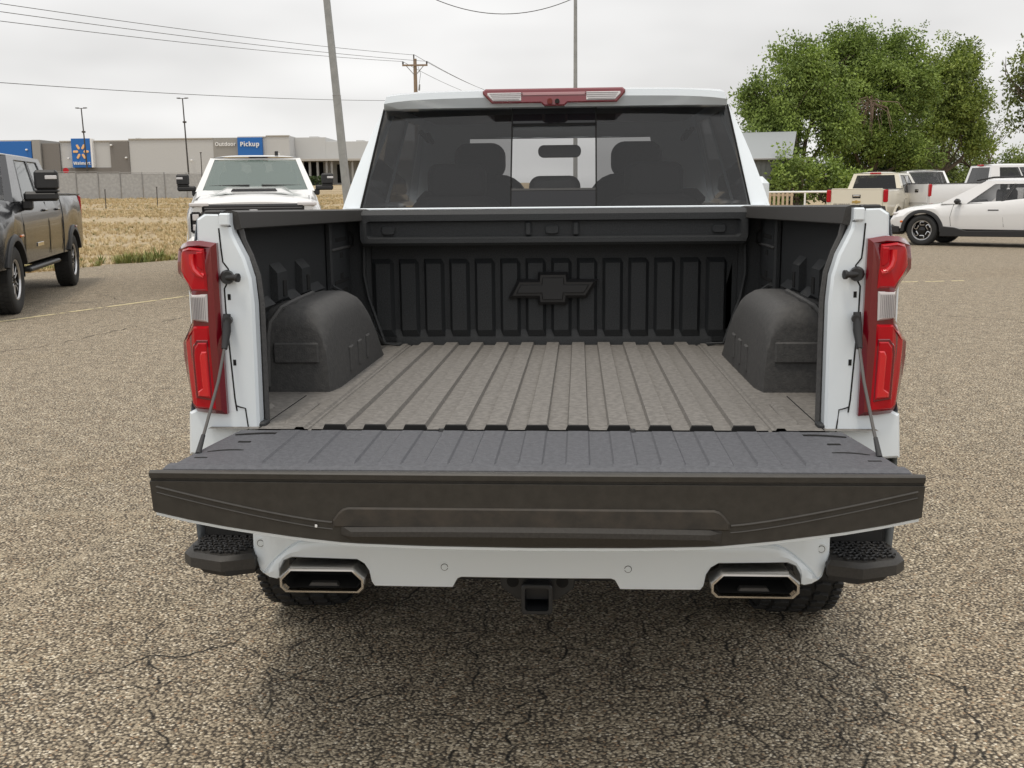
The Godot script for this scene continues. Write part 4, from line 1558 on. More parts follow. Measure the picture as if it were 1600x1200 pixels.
func truck_bed(t: Node3D) -> void:
	# ribbed floor
	var prof := []
	prof.append([-0.905, 0.0])
	prof.append([-0.665, 0.0])
	for q in [[-0.660, 0.006], [-0.640, 0.006], [-0.636, 0.0], [-0.628, 0.0], [-0.626, -0.004], [-0.618, -0.004], [-0.616, 0.0]]:
		prof.append(q)
	for k in 11:
		var c := (k - 5) * 0.1105
		for q in [[-0.0295, 0.0], [-0.0255, 0.0125], [0.0255, 0.0125], [0.0295, 0.0]]:
			prof.append([c + q[0], q[1]])
	for q in [[0.616, 0.0], [0.618, -0.004], [0.626, -0.004], [0.628, 0.0], [0.636, 0.0], [0.640, 0.006], [0.660, 0.006], [0.665, 0.0], [0.905, 0.0]]:
		prof.append(q)
	var fl := MB.new(20)
	var rows := []
	for k in 10:
		var z := 0.028 - k / 9.0 * 1.83
		var row := []
		for q in prof:
			row.append(Vector3(q[0], floor_y(z) + q[1], z))
		rows.append(row)
	rows.reverse()
	fl.loft(rows)
	part(t, "bed_floor", fl, mats.dusty_floor)
	for k in 11:
		var c := (k - 5) * 0.1105
		part(t, "rib_mouth", MB.new(20).prism(pv([c - 0.036, 0.874, c - 0.027, 0.893, c + 0.027, 0.893, c + 0.036, 0.874]), 0.020, 0.0315, 0.001), mats.gap)
	part(t, "floor_end", MB.new(20).box(Vector3(0, 0.862, 0.010), Vector3(1.54, 0.028, 0.034), 0.004), mats.under_black)
	for s in [-1.0, 1.0]:
		part(t, "floor_bar", MB.new(25).box(Vector3(s * 0.70, 0.876, -0.20), Vector3(0.032, 0.018, 0.30), 0.007), mats.dusty_floor)
		part(t, "floor_bar", MB.new(25).box(Vector3(s * 0.848, 0.876, -0.22), Vector3(0.08, 0.026, 0.16), 0.010), mats.dusty_floor)
		part(t, "floor_seam", MB.new(0).tube([Vector3(s * 0.765, floor_y(0.0) + 0.0005, 0.02), Vector3(s * 0.765, floor_y(-0.5) + 0.0005, -0.5)], 0.002, 4), mats.gap)
		part(t, "corner_bracket", MB.new(25).box(Vector3(s * 0.765, 0.876, -0.03), Vector3(0.02, 0.03, 0.05), 0.004), mats.liner)
		# wheelhouse
		var wr := []
		var keys := [[-0.572, 1.080], [-0.578, 1.106], [-0.592, 1.130], [-0.62, 1.149], [-0.67, 1.158], [-0.9, 1.160], [-1.10, 1.155], [-1.2, 1.135], [-1.3, 1.085], [-1.38, 1.02], [-1.45, 0.94], [-1.50, 0.852]]
		for q in keys:
			var h: float = q[1]
			var z: float = q[0]
			var y0 := floor_y(z) - 0.01
			var k := clampf((h - y0) / 0.29, 0.05, 1.0)
			var back := clampf((z + 0.66) / 0.088, 0.0, 1.0) * 0.016
			var row := []
			row.append(Vector3(s * (0.688 + back), y0, z))
			row.append(Vector3(s * (0.690 + back), y0 + 0.10 * k, z))
			row.append(Vector3(s * (0.696 + back), y0 + 0.19 * k, z))
			for a in 6:
				var an := a / 5.0 * PI / 2
				row.append(Vector3(s * (0.702 + back + 0.075 * (1.0 - cos(an))), h - 0.085 * k * (1.0 - sin(an)), z))
			row.append(Vector3(s * 0.84, h, z))
			row.append(Vector3(s * 0.908, h - 0.012, z))
			wr.append(row)
		var w := MB.new(45)
		w.loft(wr)
		var face: Array = wr[0].duplicate()
		face.append(Vector3(s * 0.908, floor_y(-0.57) - 0.01, -0.572))
		w.fan(face)
		var wn := group_node(t, "wheelhouse")
		part(wn, "shell", w, mats.wheelhouse)
		part(wn, "rear_relief", MB.new(30).box(Vector3(s * 0.81, 1.000, -0.569), Vector3(0.15, 0.068, 0.012), 0.005), mats.wheelhouse)
		for z in [-0.85, -1.0, -1.15]:
			part(wn, "side_relief", MB.new(30).box(Vector3(s * 0.689, 0.94, z), Vector3(0.012, 0.09, 0.05), 0.004), mats.wheelhouse)
		part(wn, "flange", MB.new(40).tube([Vector3(s * 0.905, 0.89, -0.565), Vector3(s * 0.900, 1.06, -0.568), Vector3(s * 0.894, 1.10, -0.575), Vector3(s * 0.862, 1.145, -0.60), Vector3(s * 0.83, 1.162, -0.66), Vector3(s * 0.83, 1.165, -0.9)], 0.009, 6), mats.wheelhouse)
		part(wn, "front_hem", MB.new(40).tube([Vector3(s * 0.82, 1.165, -1.16), Vector3(s * 0.80, 1.12, -1.32), Vector3(s * 0.76, 0.99, -1.52), Vector3(s * 0.735, 0.87, -1.72)], 0.008, 6), mats.liner)


func truck_headboard(t: Node3D) -> void:
	var n := group_node(t, "headboard")
	var rows := []
	var xs := []
	xs.append([-0.86, 0.0])
	xs.append([-0.80, 0.0])
	for k in range(-7, 7):
		var c := (k + 0.5) * 0.111
		for q in [[-0.050, 1.0], [0.012, 1.0], [0.026, 0.0], [0.048, 0.0]]:
			xs.append([c + q[0], q[1]])
	xs.append([0.80, 0.0])
	xs.append([0.86, 0.0])
	for lv in [[1.33, 0.0, 0.0], [1.225, 0.0, 0.0], [1.205, 0.0, 1.0], [0.915, 0.0, 1.0], [0.885, 0.012, 0.0], [0.862, 0.018, 0.0], [0.84, 0.018, 0.0]]:
		var row := []
		for q in xs:
			var wide := 1.0
			if lv[0] < 1.1:
				wide = lerpf(1.0, 0.86, clampf((1.06 - lv[0]) / 0.17, 0.0, 1.0)) if absf(q[0]) > 0.79 else 1.0
			row.append(Vector3(q[0] * wide, lv[0], -1.80 - 0.024 + q[1] * lv[2] * 0.024 + lv[1]))
		rows.append(row)
	part(n, "ribbed_panel", MB.new(20).loft(rows), mats.liner)
	for s in [-1.0, 1.0]:
		part(n, "corner_post", MB.new(30).box(Vector3(s * 0.845, 1.12, -1.805), Vector3(0.11, 0.56, 0.05), 0.015), mats.liner)
		part(n, "hem", MB.new(40).tube([Vector3(s * 0.815, 1.28, -1.765), Vector3(s * 0.818, 1.16, -1.765), Vector3(s * 0.80, 1.06, -1.765), Vector3(s * 0.735, 0.862, -1.765), Vector3(s * 0.66, 0.856, -1.765)], 0.008, 6), mats.liner)
	# upper box section with a long recess
	var b := MB.new(25)
	var ring := func(e: float, z: float) -> Array:
		return [Vector3(-0.775 + e, 1.318 + e * 0.6, z), Vector3(-0.785 + e, 1.33, z), Vector3(-0.785 + e, 1.385, z), Vector3(-0.775 + e, 1.392 - e * 0.3, z), Vector3(0.775 - e, 1.392 - e * 0.3, z), Vector3(0.785 - e, 1.385, z), Vector3(0.785 - e, 1.33, z), Vector3(0.775 - e, 1.318 + e * 0.6, z)]
	var outer := [Vector3(-0.805, 1.300, -1.686), Vector3(-0.812, 1.32, -1.684), Vector3(-0.812, 1.40, -1.684), Vector3(-0.808, 1.418, -1.686), Vector3(0.808, 1.418, -1.686), Vector3(0.812, 1.40, -1.684), Vector3(0.812, 1.32, -1.684), Vector3(0.805, 1.300, -1.686)]
	var outmost := [Vector3(-0.80, 1.288, -1.70), Vector3(-0.822, 1.32, -1.70), Vector3(-0.822, 1.42, -1.70), Vector3(-0.80, 1.436, -1.704), Vector3(0.80, 1.436, -1.704), Vector3(0.822, 1.42, -1.70), Vector3(0.822, 1.32, -1.70), Vector3(0.80, 1.288, -1.70)]
	var back := []
	for p in outmost:
		back.append(Vector3(p.x, p.y, -1.90))
	b.loft([ring.call(0.016, -1.712), ring.call(0.012, -1.708), ring.call(0.0, -1.686), outer, outmost, back], true)
	var inner: Array = ring.call(0.016, -1.712)
	for i in 3:
		b.quad(inner[i], inner[i + 1], inner[6 - i], inner[7 - i])
	part(n, "upper_beam", b, mats.liner)
	for x in [-0.695, 0.0, 0.695]:
		part(n, "plug", MB.new(35).prism(rounded(x, 1.352, 0.058, 0.036, 0.013, 3), -1.712, -1.701, 0.003), mats.liner)
	for x in [-0.10, 0.10]:
		part(n, "rib", MB.new(35).box(Vector3(x, 1.356, -1.705), Vector3(0.026, 0.058, 0.018), 0.006), mats.liner)
	# bow tie badge
	var e := pv([-0.192, 1.056, -0.150, 1.137, -0.066, 1.137, -0.062, 1.168, 0.066, 1.168, 0.070, 1.137, 0.197, 1.137, 0.147, 1.057, 0.066, 1.057, 0.062, 1.028, -0.062, 1.028, -0.066, 1.056])
	var em := group_node(t, "badge")
	part(em, "rim", MB.new(25).prism(e, -1.806, -1.768, 0.012), mats.badge)
	part(em, "face", MB.new(25).prism(MB.inset(rev_if(e), 0.022), -1.772, -1.762, 0.003), mats.trim_black)


func rev_if(p: PackedVector2Array) -> PackedVector2Array:
	if Geometry2D.is_polygon_clockwise(p):
		p.reverse()
	return p


func truck_tailgate(t: Node3D) -> void:
	var n := group_node(t, "tailgate")
	# lined inner face, ribbed along z
	var y0 := 0.884
	var xs := [[-1.0, 0.0]]
	for k in 13:
		var c := (k - 6) * 0.1105
		for q in [[-0.030, 0.0], [-0.0255, 1.0], [0.0255, 1.0], [0.030, 0.0]]:
			xs.append([c + q[0], q[1]])
	xs.append([1.0, 0.0])
	var rows := []
	for q in [[0.040, 0.0, -0.030], [0.044, 0.0, -0.004], [0.06, 0.0, 0.0], [0.075, 1.0, 0.0], [0.24, 1.0, 0.0015], [0.415, 1.0, 0.003], [0.432, 0.0, 0.003], [0.446, 0.0, 0.004], [0.456, 0.0, 0.0105], [0.480, 0.0, 0.0105], [0.492, 0.0, 0.005], [0.497, 0.0, -0.02]]:
		var hw := lerpf(0.80, 0.822, q[0] / 0.1) if q[0] < 0.1 else lerpf(0.822, 0.862, (q[0] - 0.1) / 0.4)
		var row := []
		var edge := [[-hw - 0.004, -0.10], [-hw, -0.012], [-hw + 0.012, 0.0]]
		for e in edge:
			row.append(Vector3(e[0], y0 + q[2] + e[1], q[0]))
		for x in xs.slice(1, xs.size() - 1):
			row.append(Vector3(x[0], y0 + q[2] + x[1] * q[1] * 0.0045, q[0]))
		edge.reverse()
		for e in edge:
			row.append(Vector3(-e[0], y0 + q[2] + e[1], q[0]))
		rows.append(row)
	rows.reverse()
	part(n, "inner_liner", MB.new(22).loft(rows), mats.gate_liner)
	for s in [-1.0, 1.0]:
		for q in [[0.735, 0.115, 0.125, 0.012], [0.765, 0.305, 0.085, 0.012]]:
			var arc := []
			for k in 9:
				var f := k / 8.0
				arc.append(Vector3(s * (q[0] + (f - 0.5) * q[2]), y0 + 0.0015, q[1] - 0.010 * sin(PI * f) + (f - 0.5) * 0.02))
			part(n, "moulded_slot", MB.new(30).tube(arc, [0.002, 0.005, 0.006, 0.006, 0.006, 0.006, 0.006, 0.005, 0.002], 6).each(func(p): return Vector3(p.x, minf(p.y, y0 + 0.0035), p.z)), mats.gap)
		for q in [[0.748, 0.205], [0.803, 0.375]]:
			part(n, "drain_slot", MB.new(30).box(Vector3(s * q[0], y0 + 0.001, q[1]), Vector3(0.034, 0.005, 0.012), 0.002), mats.gap)
		for q in [[0.255, 0.062], [0.235, 0.405]]:
			part(n, "rivet", MB.new(30).tube([Vector3(s * q[0], y0 + 0.001, q[1]), Vector3(s * q[0], y0 + 0.007, q[1])], [0.010, 0.007], 10), mats.trim_black)
	# upper edge cap, now facing the camera
	var ybot := func(x: float) -> float:
		return curve([[0.0, 0.708], [0.25, 0.710], [0.42, 0.715], [0.55, 0.729], [0.70, 0.751], [0.80, 0.770], [0.876, 0.788]], absf(x))
	var zf := func(x: float, y: float) -> float:
		return 0.524 - 0.010 * x * x - 0.022 * clampf((0.88 - y) / 0.17, 0.0, 1.0)
	var cap := MB.new(24)
	var cr := []
	for k in 45:
		var x := lerpf(-0.876, 0.876, k / 44.0)
		var yb: float = ybot.call(x)
		var row := []
		row.append(Vector3(x, 0.870, 0.46))
		row.append(Vector3(x, 0.886, 0.498))
		row.append(Vector3(x, 0.890, 0.504))
		row.append(Vector3(x, 0.889, zf.call(x, 0.89) - 0.004))
		row.append(Vector3(x, 0.8855, zf.call(x, 0.886)))
		row.append(Vector3(x, 0.873, zf.call(x, 0.87) - 0.001))
		row.append(Vector3(x, 0.8705, zf.call(x, 0.87) - 0.007))
		row.append(Vector3(x, 0.8665, zf.call(x, 0.867) - 0.007))
		row.append(Vector3(x, 0.8645, zf.call(x, 0.865) + 0.001))
		for j in range(1, 7):
			var y := lerpf(0.8645, yb + 0.004, j / 6.0)
			row.append(Vector3(x, y, zf.call(x, y)))
		row.append(Vector3(x, yb, zf.call(x, yb) - 0.005))
		row.append(Vector3(x, yb + 0.004, 0.40))
		cr.append(row)
	cap.loft(cr, false, true)
	part(n, "edge_cap", cap, mats.cap_plastic)
	# shallow handle plateau moulded into the cap: step, shelf and lower lip
	var plate := MB.new(22)
	var pl := pv([-0.452, 0.775, -0.440, 0.792, -0.428, 0.803, -0.415, 0.807, 0.415, 0.807, 0.428, 0.803, 0.440, 0.792, 0.452, 0.775, 0.452, 0.757, -0.452, 0.757])
	plate.prism(pl, -0.012, 0.006, 0.004)
	plate.each(func(p): return Vector3(p.x, p.y, zf.call(p.x, p.y) + p.z))
	part(n, "handle_plateau", plate, mats.cap_dusty)
	var lip := MB.new(22)
	var lr := []
	for k in 33:
		var x := lerpf(-0.435, 0.435, k / 32.0)
		var f := clampf((0.435 - absf(x)) / 0.022, 0.0, 1.0)
		var yt := 0.757 + 0.003 * (1.0 - x * x / 0.19) - 0.006
		var row := []
		row.append(Vector3(x, yt + 0.010, zf.call(x, yt) + 0.002))
		row.append(Vector3(x, yt, zf.call(x, yt) + 0.016 * f + 0.003))
		row.append(Vector3(x, yt - 0.012, zf.call(x, yt - 0.012) + 0.017 * f + 0.003))
		row.append(Vector3(x, ybot.call(x) + 0.006, zf.call(x, ybot.call(x)) + 0.001))
		lr.append(row)
	lip.loft(lr, false, true)
	part(n, "lower_lip", lip, mats.black_plastic)
	for s in [-1.0, 1.0]:
		for o in [0.0, -0.017]:
			var ps := []
			for k in 15:
				var f := k / 14.0
				var x := lerpf(0.455, 0.862, f)
				var y: float = 0.768 + 0.084 * pow(f, 1.25) + o * (1.0 - 0.15 * f)
				ps.append(Vector3(s * x, y, zf.call(x, y) - 0.0005))
			part(n, "moulded_line", MB.new(40).tube(ps, 0.0036 if o == 0.0 else 0.0026, 6), mats.cap_plastic)
	# white outer skin seen as a thin edge below the cap
	var sk := MB.new(30)
	var sr := []
	for k in 45:
		var x := lerpf(-0.872, 0.872, k / 44.0)
		var yb: float = ybot.call(x)
		var z: float = zf.call(x, yb)
		sr.append([Vector3(x, yb + 0.004, z - 0.03), Vector3(x, yb - 0.001, z - 0.006), Vector3(x, yb - 0.008, z - 0.008), Vector3(x, yb - 0.012, z - 0.018), Vector3(x * 0.99, lerpf(yb, 0.79, 0.35), 0.25), Vector3(x * 0.95, 0.80, 0.06), Vector3(x * 0.95, 0.84, 0.045)])
	sk.loft(sr, false, true)
	part(n, "outer_skin", sk, mats.truck_white)
	part(n, "paint_chip", MB.new(20).box(Vector3(-0.492, 0.760, 0.5105), Vector3(0.006, 0.007, 0.002), 0.0008), mats.bright_white)


func truck_lights(t: Node3D) -> void:
	for s in [-1.0, 1.0]:
		var n := group_node(t, "tail_light")
		var wrap := func(p: Vector3) -> Vector3:
			# the lens bends forward round the corner
			var k := clampf((p.x - 0.915) / 0.052, 0.0, 1.0)
			return Vector3(s * p.x, p.y, p.z - 0.045 * k * k)
		var body := MB.new(38).prism(pv([0.857, 1.386, 0.90, 1.393, 0.935, 1.391, 0.962, 1.383, 0.978, 1.366, 0.983, 1.33, 0.983, 1.305, 0.972, 1.288, 0.948, 1.266, 0.940, 1.25, 0.940, 1.21, 0.941, 1.172, 0.952, 1.155, 0.972, 1.130, 0.981, 1.112, 0.981, 1.07, 0.976, 1.02, 0.966, 0.95, 0.957, 0.932, 0.940, 0.924, 0.90, 0.921, 0.853, 0.918]), -0.03, 0.026, 0.012).each(wrap)
		part(n, "housing", body, mats.lens_dark)
		part(n, "upper_lens", MB.new(38).prism(pv([0.888, 1.372, 0.93, 1.376, 0.955, 1.370, 0.968, 1.355, 0.972, 1.31, 0.955, 1.288, 0.935, 1.268, 0.928, 1.258, 0.884, 1.258]), 0.02, 0.030, 0.006).each(wrap), mats.lens_red)
		var hook := []
		for q in [[0.922, 1.358], [0.922, 1.332], [0.917, 1.316], [0.906, 1.304], [0.890, 1.300]]:
			hook.append(wrap.call(Vector3(q[0], q[1], 0.027)))
		part(n, "upper_light_guide", MB.new(40).tube(hook, 0.008, 8), mats.lens_bright)
		part(n, "upper_core", MB.new(38).prism(pv([0.890, 1.364, 0.908, 1.364, 0.908, 1.326, 0.898, 1.316, 0.890, 1.316]), 0.026, 0.0325, 0.003).each(wrap), mats.lens_red)
		part(n, "reverse_lamp", MB.new(38).prism(pv([0.886, 1.250, 0.932, 1.250, 0.934, 1.238, 0.934, 1.178, 0.888, 1.174]), 0.02, 0.030, 0.005).each(wrap), mats.lens_clear)
		for k in 9:
			part(n, "reflector_rib", MB.new(20).box(Vector3(0.893 + k * 0.0048, 1.212, 0.0302), Vector3(0.0014, 0.060, 0.002)).each(wrap), mats.lens_rib)
		part(n, "lower_lens", MB.new(38).prism(pv([0.886, 1.164, 0.930, 1.164, 0.952, 1.142, 0.970, 1.118, 0.970, 1.07, 0.965, 1.02, 0.954, 0.946, 0.936, 0.936, 0.878, 0.932]), 0.02, 0.030, 0.006).each(wrap), mats.lens_red)
		part(n, "lower_groove", MB.new(38).prism(pv([0.890, 1.126, 0.922, 1.126, 0.936, 1.108, 0.940, 1.086, 0.934, 0.965, 0.886, 0.958]), 0.026, 0.0315, 0.002).each(wrap), mats.lens_dark)
		part(n, "lower_light_guide", MB.new(38).prism(pv([0.893, 1.119, 0.918, 1.119, 0.928, 1.104, 0.932, 1.084, 0.927, 0.970, 0.889, 0.964]), 0.028, 0.034, 0.003).each(wrap), mats.lens_red)
		part(n, "lower_core", MB.new(38).prism(pv([0.894, 1.095, 0.908, 1.095, 0.914, 1.082, 0.911, 0.995, 0.924, 0.985, 0.924, 0.972, 0.891, 0.970]), 0.030, 0.0375, 0.003).each(wrap), mats.lens_bright)


func truck_bumper(t: Node3D) -> void:
	var n := group_node(t, "rear_bumper")
	var zb := func(x: float) -> float: return 0.150 - 0.035 * pow(absf(x) / 0.775, 2.0) - 0.02 * clampf((absf(x) - 0.72) / 0.055, 0.0, 1.0)
	# lower outline as a function of x
	var low := func(x: float) -> float:
		return curve([[0.0, 0.504], [0.198, 0.504], [0.208, 0.500], [0.213, 0.492], [0.222, 0.475], [0.432, 0.473], [0.440, 0.484], [0.446, 0.515], [0.458, 0.534], [0.478, 0.546], [0.66, 0.546], [0.682, 0.536], [0.694, 0.512], [0.697, 0.486], [0.705, 0.483], [0.745, 0.489], [0.756, 0.50], [0.775, 0.56]], absf(x))
	var xs := []
	for q in [0.0, 0.05, 0.1, 0.15, 0.185, 0.198, 0.203, 0.208, 0.213, 0.222, 0.26, 0.31, 0.36, 0.40, 0.425, 0.432, 0.440, 0.446, 0.452, 0.458, 0.468, 0.478, 0.50, 0.54, 0.58, 0.62, 0.64, 0.66, 0.672, 0.682, 0.69, 0.694, 0.697, 0.705, 0.725, 0.745, 0.756, 0.765, 0.775]:
		xs.append(q)
		if q > 0.0:
			xs.append(-q)
	xs.sort()
	# raised inner section: everything inside this line stands proud
	var swoop := func(x: float) -> float:
		return curve([[0.0, 0.604], [0.52, 0.604], [0.60, 0.600], [0.635, 0.592], [0.665, 0.575], [0.70, 0.545], [0.725, 0.520], [0.735, 0.505], [0.742, 0.494]], absf(x))
	var m := MB.new(28)
	var rows := []
	for x in xs:
		var z: float = zb.call(x)
		var yl: float = low.call(x)
		var sw: float = maxf(swoop.call(x), yl + 0.003)
		var ins := 0.010 if absf(x) < 0.740 else 0.0
		var row := [Vector3(x, yl + 0.002, z - 0.09), Vector3(x, yl, z - 0.012 + ins), Vector3(x, yl + 0.006, z + ins)]
		row.append(Vector3(x, lerpf(yl + 0.006, sw, 0.45), z + ins * 1.4))
		row.append(Vector3(x, lerpf(yl + 0.006, sw, 0.85), z + ins))
		row.append(Vector3(x, sw, z + ins * 0.45))
		row.append(Vector3(x, sw + 0.002, z - 0.004))
		row.append(Vector3(x, sw + 0.006, z - 0.002))
		row.append(Vector3(x, maxf(sw + 0.01, 0.66), z - 0.004))
		row.append(Vector3(x, maxf(sw + 0.02, 0.70), z - 0.02))
		row.append(Vector3(x, 0.73, z - 0.05))
		row.append(Vector3(x, 0.735, -0.02))
		rows.append(row)
	m.loft(rows, false, true)
	part(n, "shell", m, mats.truck_white)
	for s in [-1.0, 1.0]:
		for q in [[0.242, 0.537, 0.012], [0.751, 0.579, -0.002]]:
			var c := Vector3(s * q[0], q[1], zb.call(q[0]) + q[2])
			var sn := group_node(t, "parking_sensor")
			part(sn, "ring", MB.new(40).tube([c + Vector3(0, 0, -0.01), c + Vector3(0, 0, 0.0015)], [0.0150, 0.0145], 24), mats.truck_white)
			part(sn, "gap_ring", MB.new(40).tube([c + Vector3(0, 0, -0.01), c + Vector3(0, 0, 0.0021)], 0.0098, 24), mats.trim_black)
			part(sn, "eye", MB.new(40).tube([c + Vector3(0, 0, -0.01), c + Vector3(0, 0, 0.0032)], [0.0088, 0.0082], 24), mats.truck_white)
		# black corner step
		var st := group_node(t, "corner_step")
		var ol := pv([0.765, 0.12, 0.85, 0.150, 0.945, 0.115, 0.976, 0.075, 0.979, 0.03, 0.962, -0.10, 0.765, -0.10])
		part(st, "tread_plate", MB.new(30).prism(ol, -0.040, 0.0, 0.012).each(func(p): return Vector3(s * p.x, 0.552 + p.z, p.y)), mats.black_plastic)
		var skirt := pv([0.772, 0.095, 0.85, 0.125, 0.938, 0.095, 0.962, 0.06, 0.962, 0.0, 0.772, -0.08])
		part(st, "skirt", MB.new(30).prism(skirt, -0.062, -0.040, 0.0).each(func(p): return Vector3(s * (p.x if p.z > -0.05 else 0.8 + (p.x - 0.8) * 0.85), 0.552 + p.z, p.y)), mats.trim_black)
		var stud := MB.new(25)
		for i in 9:
			for j in 10:
				var x := 0.785 + i * 0.0215 + (0.0108 if j % 2 else 0.0)
				var z := -0.085 + j * 0.0215
				if not Geometry2D.is_point_in_polygon(Vector2(x, z), MB.inset(rev_if(ol.duplicate()), 0.022)):
					continue
				var a := 0.6 if (i + j) % 2 else -0.6
				var bx := MB.new()
				bx.box(Vector3.ZERO, Vector3(0.020, 0.009, 0.007), 0.002)
				bx.box(Vector3(0.004, 0, 0.006), Vector3(0.007, 0.009, 0.010), 0.002)
				stud.add(bx, Transform3D(Basis(Vector3.UP, a), Vector3(s * x, 0.555, z)))
		part(st, "tread_studs", stud, mats.trim_black)
		part(n, "corner_filler", MB.new(30).box(Vector3(s * 0.862, 0.675, -0.08), Vector3(0.18, 0.25, 0.12), 0.01), mats.under_black)
		# exhaust tip
		var ex := group_node(t, "exhaust_tip")
		var ring := func(w: float, h: float, c: float, z: float, cy: float) -> Array:
			var out := []
			for q in [[-w, -h + c * 0.5], [-w + c * 0.5, -h], [w - c * 0.5, -h], [w, -h + c * 0.5], [w, h - c], [w - c, h], [-w + c, h], [-w, h - c]]:
				out.append(Vector3(s * 0.571 + q[0], cy + q[1], z))
			return out
		part(ex, "trim", MB.new(28).loft([ring.call(0.112, 0.032, 0.026, 0.02, 0.498), ring.call(0.116, 0.036, 0.030, 0.135, 0.498), ring.call(0.1165, 0.0365, 0.030, 0.160, 0.498), ring.call(0.1125, 0.0325, 0.028, 0.171, 0.498), ring.call(0.107, 0.0275, 0.025, 0.172, 0.498), ring.call(0.101, 0.0225, 0.022, 0.162, 0.498)], true), mats.chrome_dark)
		part(ex, "liner", MB.new(28).loft([ring.call(0.101, 0.0225, 0.022, 0.162, 0.498), ring.call(0.100, 0.0215, 0.022, 0.06, 0.498)], true), mats.under_black)
		part(ex, "bore", MB.new(30).box(Vector3(s * 0.571, 0.498, 0.058), Vector3(0.2, 0.05, 0.01)), mats.gap)
		part(ex, "baffle", MB.new(30).prism(pv([-0.042, -0.0235, -0.034, -0.013, 0.034, -0.013, 0.042, -0.0235]), 0.13, 0.150, 0.002).each(func(p): return Vector3(p.x + s * 0.571, p.y + 0.498, p.z)), mats.sooty_metal)


func truck_under(t: Node3D) -> void:
	for s in [-1.0, 1.0]:
		add_wheel(t, Vector3(s * 0.875, 0.42, -1.0), s, "main", 0.42, 0.29, 0.26, mats.alloy, mats.gloss_black)
		add_wheel(t, Vector3(s * 0.875, 0.42, -4.75), s, "truck", 0.42, 0.29, 0.26, mats.alloy, mats.gloss_black)
		part(t, "frame_rail", MB.new(30).box(Vector3(s * 0.50, 0.60, -2.6), Vector3(0.09, 0.18, 5.1), 0.01), mats.under_black)
		part(t, "leaf_spring", MB.new(30).box(Vector3(s * 0.56, 0.44, -1.0), Vector3(0.065, 0.06, 1.3), 0.01), mats.under_black)
		part(t, "exhaust_pipe", MB.new(40).tube([Vector3(s * 0.571, 0.49, 0.05), Vector3(s * 0.50, 0.52, -0.4), Vector3(s * 0.30, 0.55, -0.8), Vector3(s * 0.28, 0.60, -1.5)], 0.035, 10), mats.under_black)
		part(t, "running_board", MB.new(35).box(Vector3(s * 0.95, 0.44, -2.95), Vector3(0.14, 0.06, 2.0), 0.02), mats.trim_black)
	part(t, "rear_axle", MB.new(40).tube([Vector3(-0.74, 0.42, -1.0), Vector3(-0.18, 0.42, -1.0), Vector3(-0.12, 0.42, -1.0), Vector3(0.12, 0.42, -1.0), Vector3(0.18, 0.42, -1.0), Vector3(0.74, 0.42, -1.0)], [0.045, 0.05, 0.14, 0.14, 0.05, 0.045], 14), mats.under_black)
	part(t, "spare_wheel", MB.new(40).lathe_x([Vector2(0.2, -0.11), Vector2(0.40, -0.11), Vector2(0.42, 0.0), Vector2(0.40, 0.11), Vector2(0.2, 0.11)], 30).each(func(p): return Vector3(p.y, p.x + 0.70, p.z - 0.50)), mats.under_black)
	part(t, "floor_pan", MB.new(30).box(Vector3(0, 0.80, -0.95), Vector3(1.78, 0.04, 1.85)).box(Vector3(0, 0.62, -3.6), Vector3(1.7, 0.1, 3.2)), mats.under_black)
	# tow hitch
	var h := group_node(t, "tow_hitch")
	var ring := func(w: float, z: float) -> Array:
		var out := []
		for p in rounded(0.0, 0.428, w * 2, w * 2, w * 0.25, 3):
			out.append(Vector3(p.x, p.y, z))
		return out
	part(h, "receiver", MB.new(30).loft([ring.call(0.036, -0.25), ring.call(0.036, 0.085), ring.call(0.0425, 0.086), ring.call(0.0425, 0.106), ring.call(0.040, 0.108), ring.call(0.0325, 0.108), ring.call(0.031, 0.104), ring.call(0.031, -0.1)], true), mats.hitch)
	part(h, "bore", MB.new(30).box(Vector3(0, 0.428, -0.06), Vector3(0.06, 0.06, 0.01)), mats.gap)
	part(h, "cross_tube", MB.new(30).box(Vector3(0, 0.475, -0.03), Vector3(1.0, 0.07, 0.07), 0.015), mats.hitch)
	part(h, "plate", MB.new(30).prism(pv([-0.11, 0.50, 0.11, 0.50, 0.10, 0.44, 0.055, 0.405, -0.055, 0.405, -0.10, 0.44]), 0.035, 0.05, 0.003), mats.hitch)
	for s in [-1.0, 1.0]:
		part(h, "chain_hole", MB.new(40).tube([Vector3(s * 0.068, 0.458, 0.04), Vector3(s * 0.068, 0.458, 0.0505)], 0.017, 16), mats.gap)
	part(h, "plug_socket", MB.new(40).box(Vector3(-0.02, 0.505, 0.09), Vector3(0.05, 0.028, 0.04), 0.008), mats.under_black)


# ---------------------------------------------------------------- the store across the field
func lettering(text: String, size: float, depth: float, bold := true) -> Mesh:
	var tm := TextMesh.new()
	var f := SystemFont.new()
	f.font_names = PackedStringArray(["Droid Sans"])
	f.font_weight = 700 if bold else 400
	tm.font = f
	tm.text = text
	tm.font_size = 64
	tm.pixel_size = size / 64.0
	tm.depth = depth
	return tm


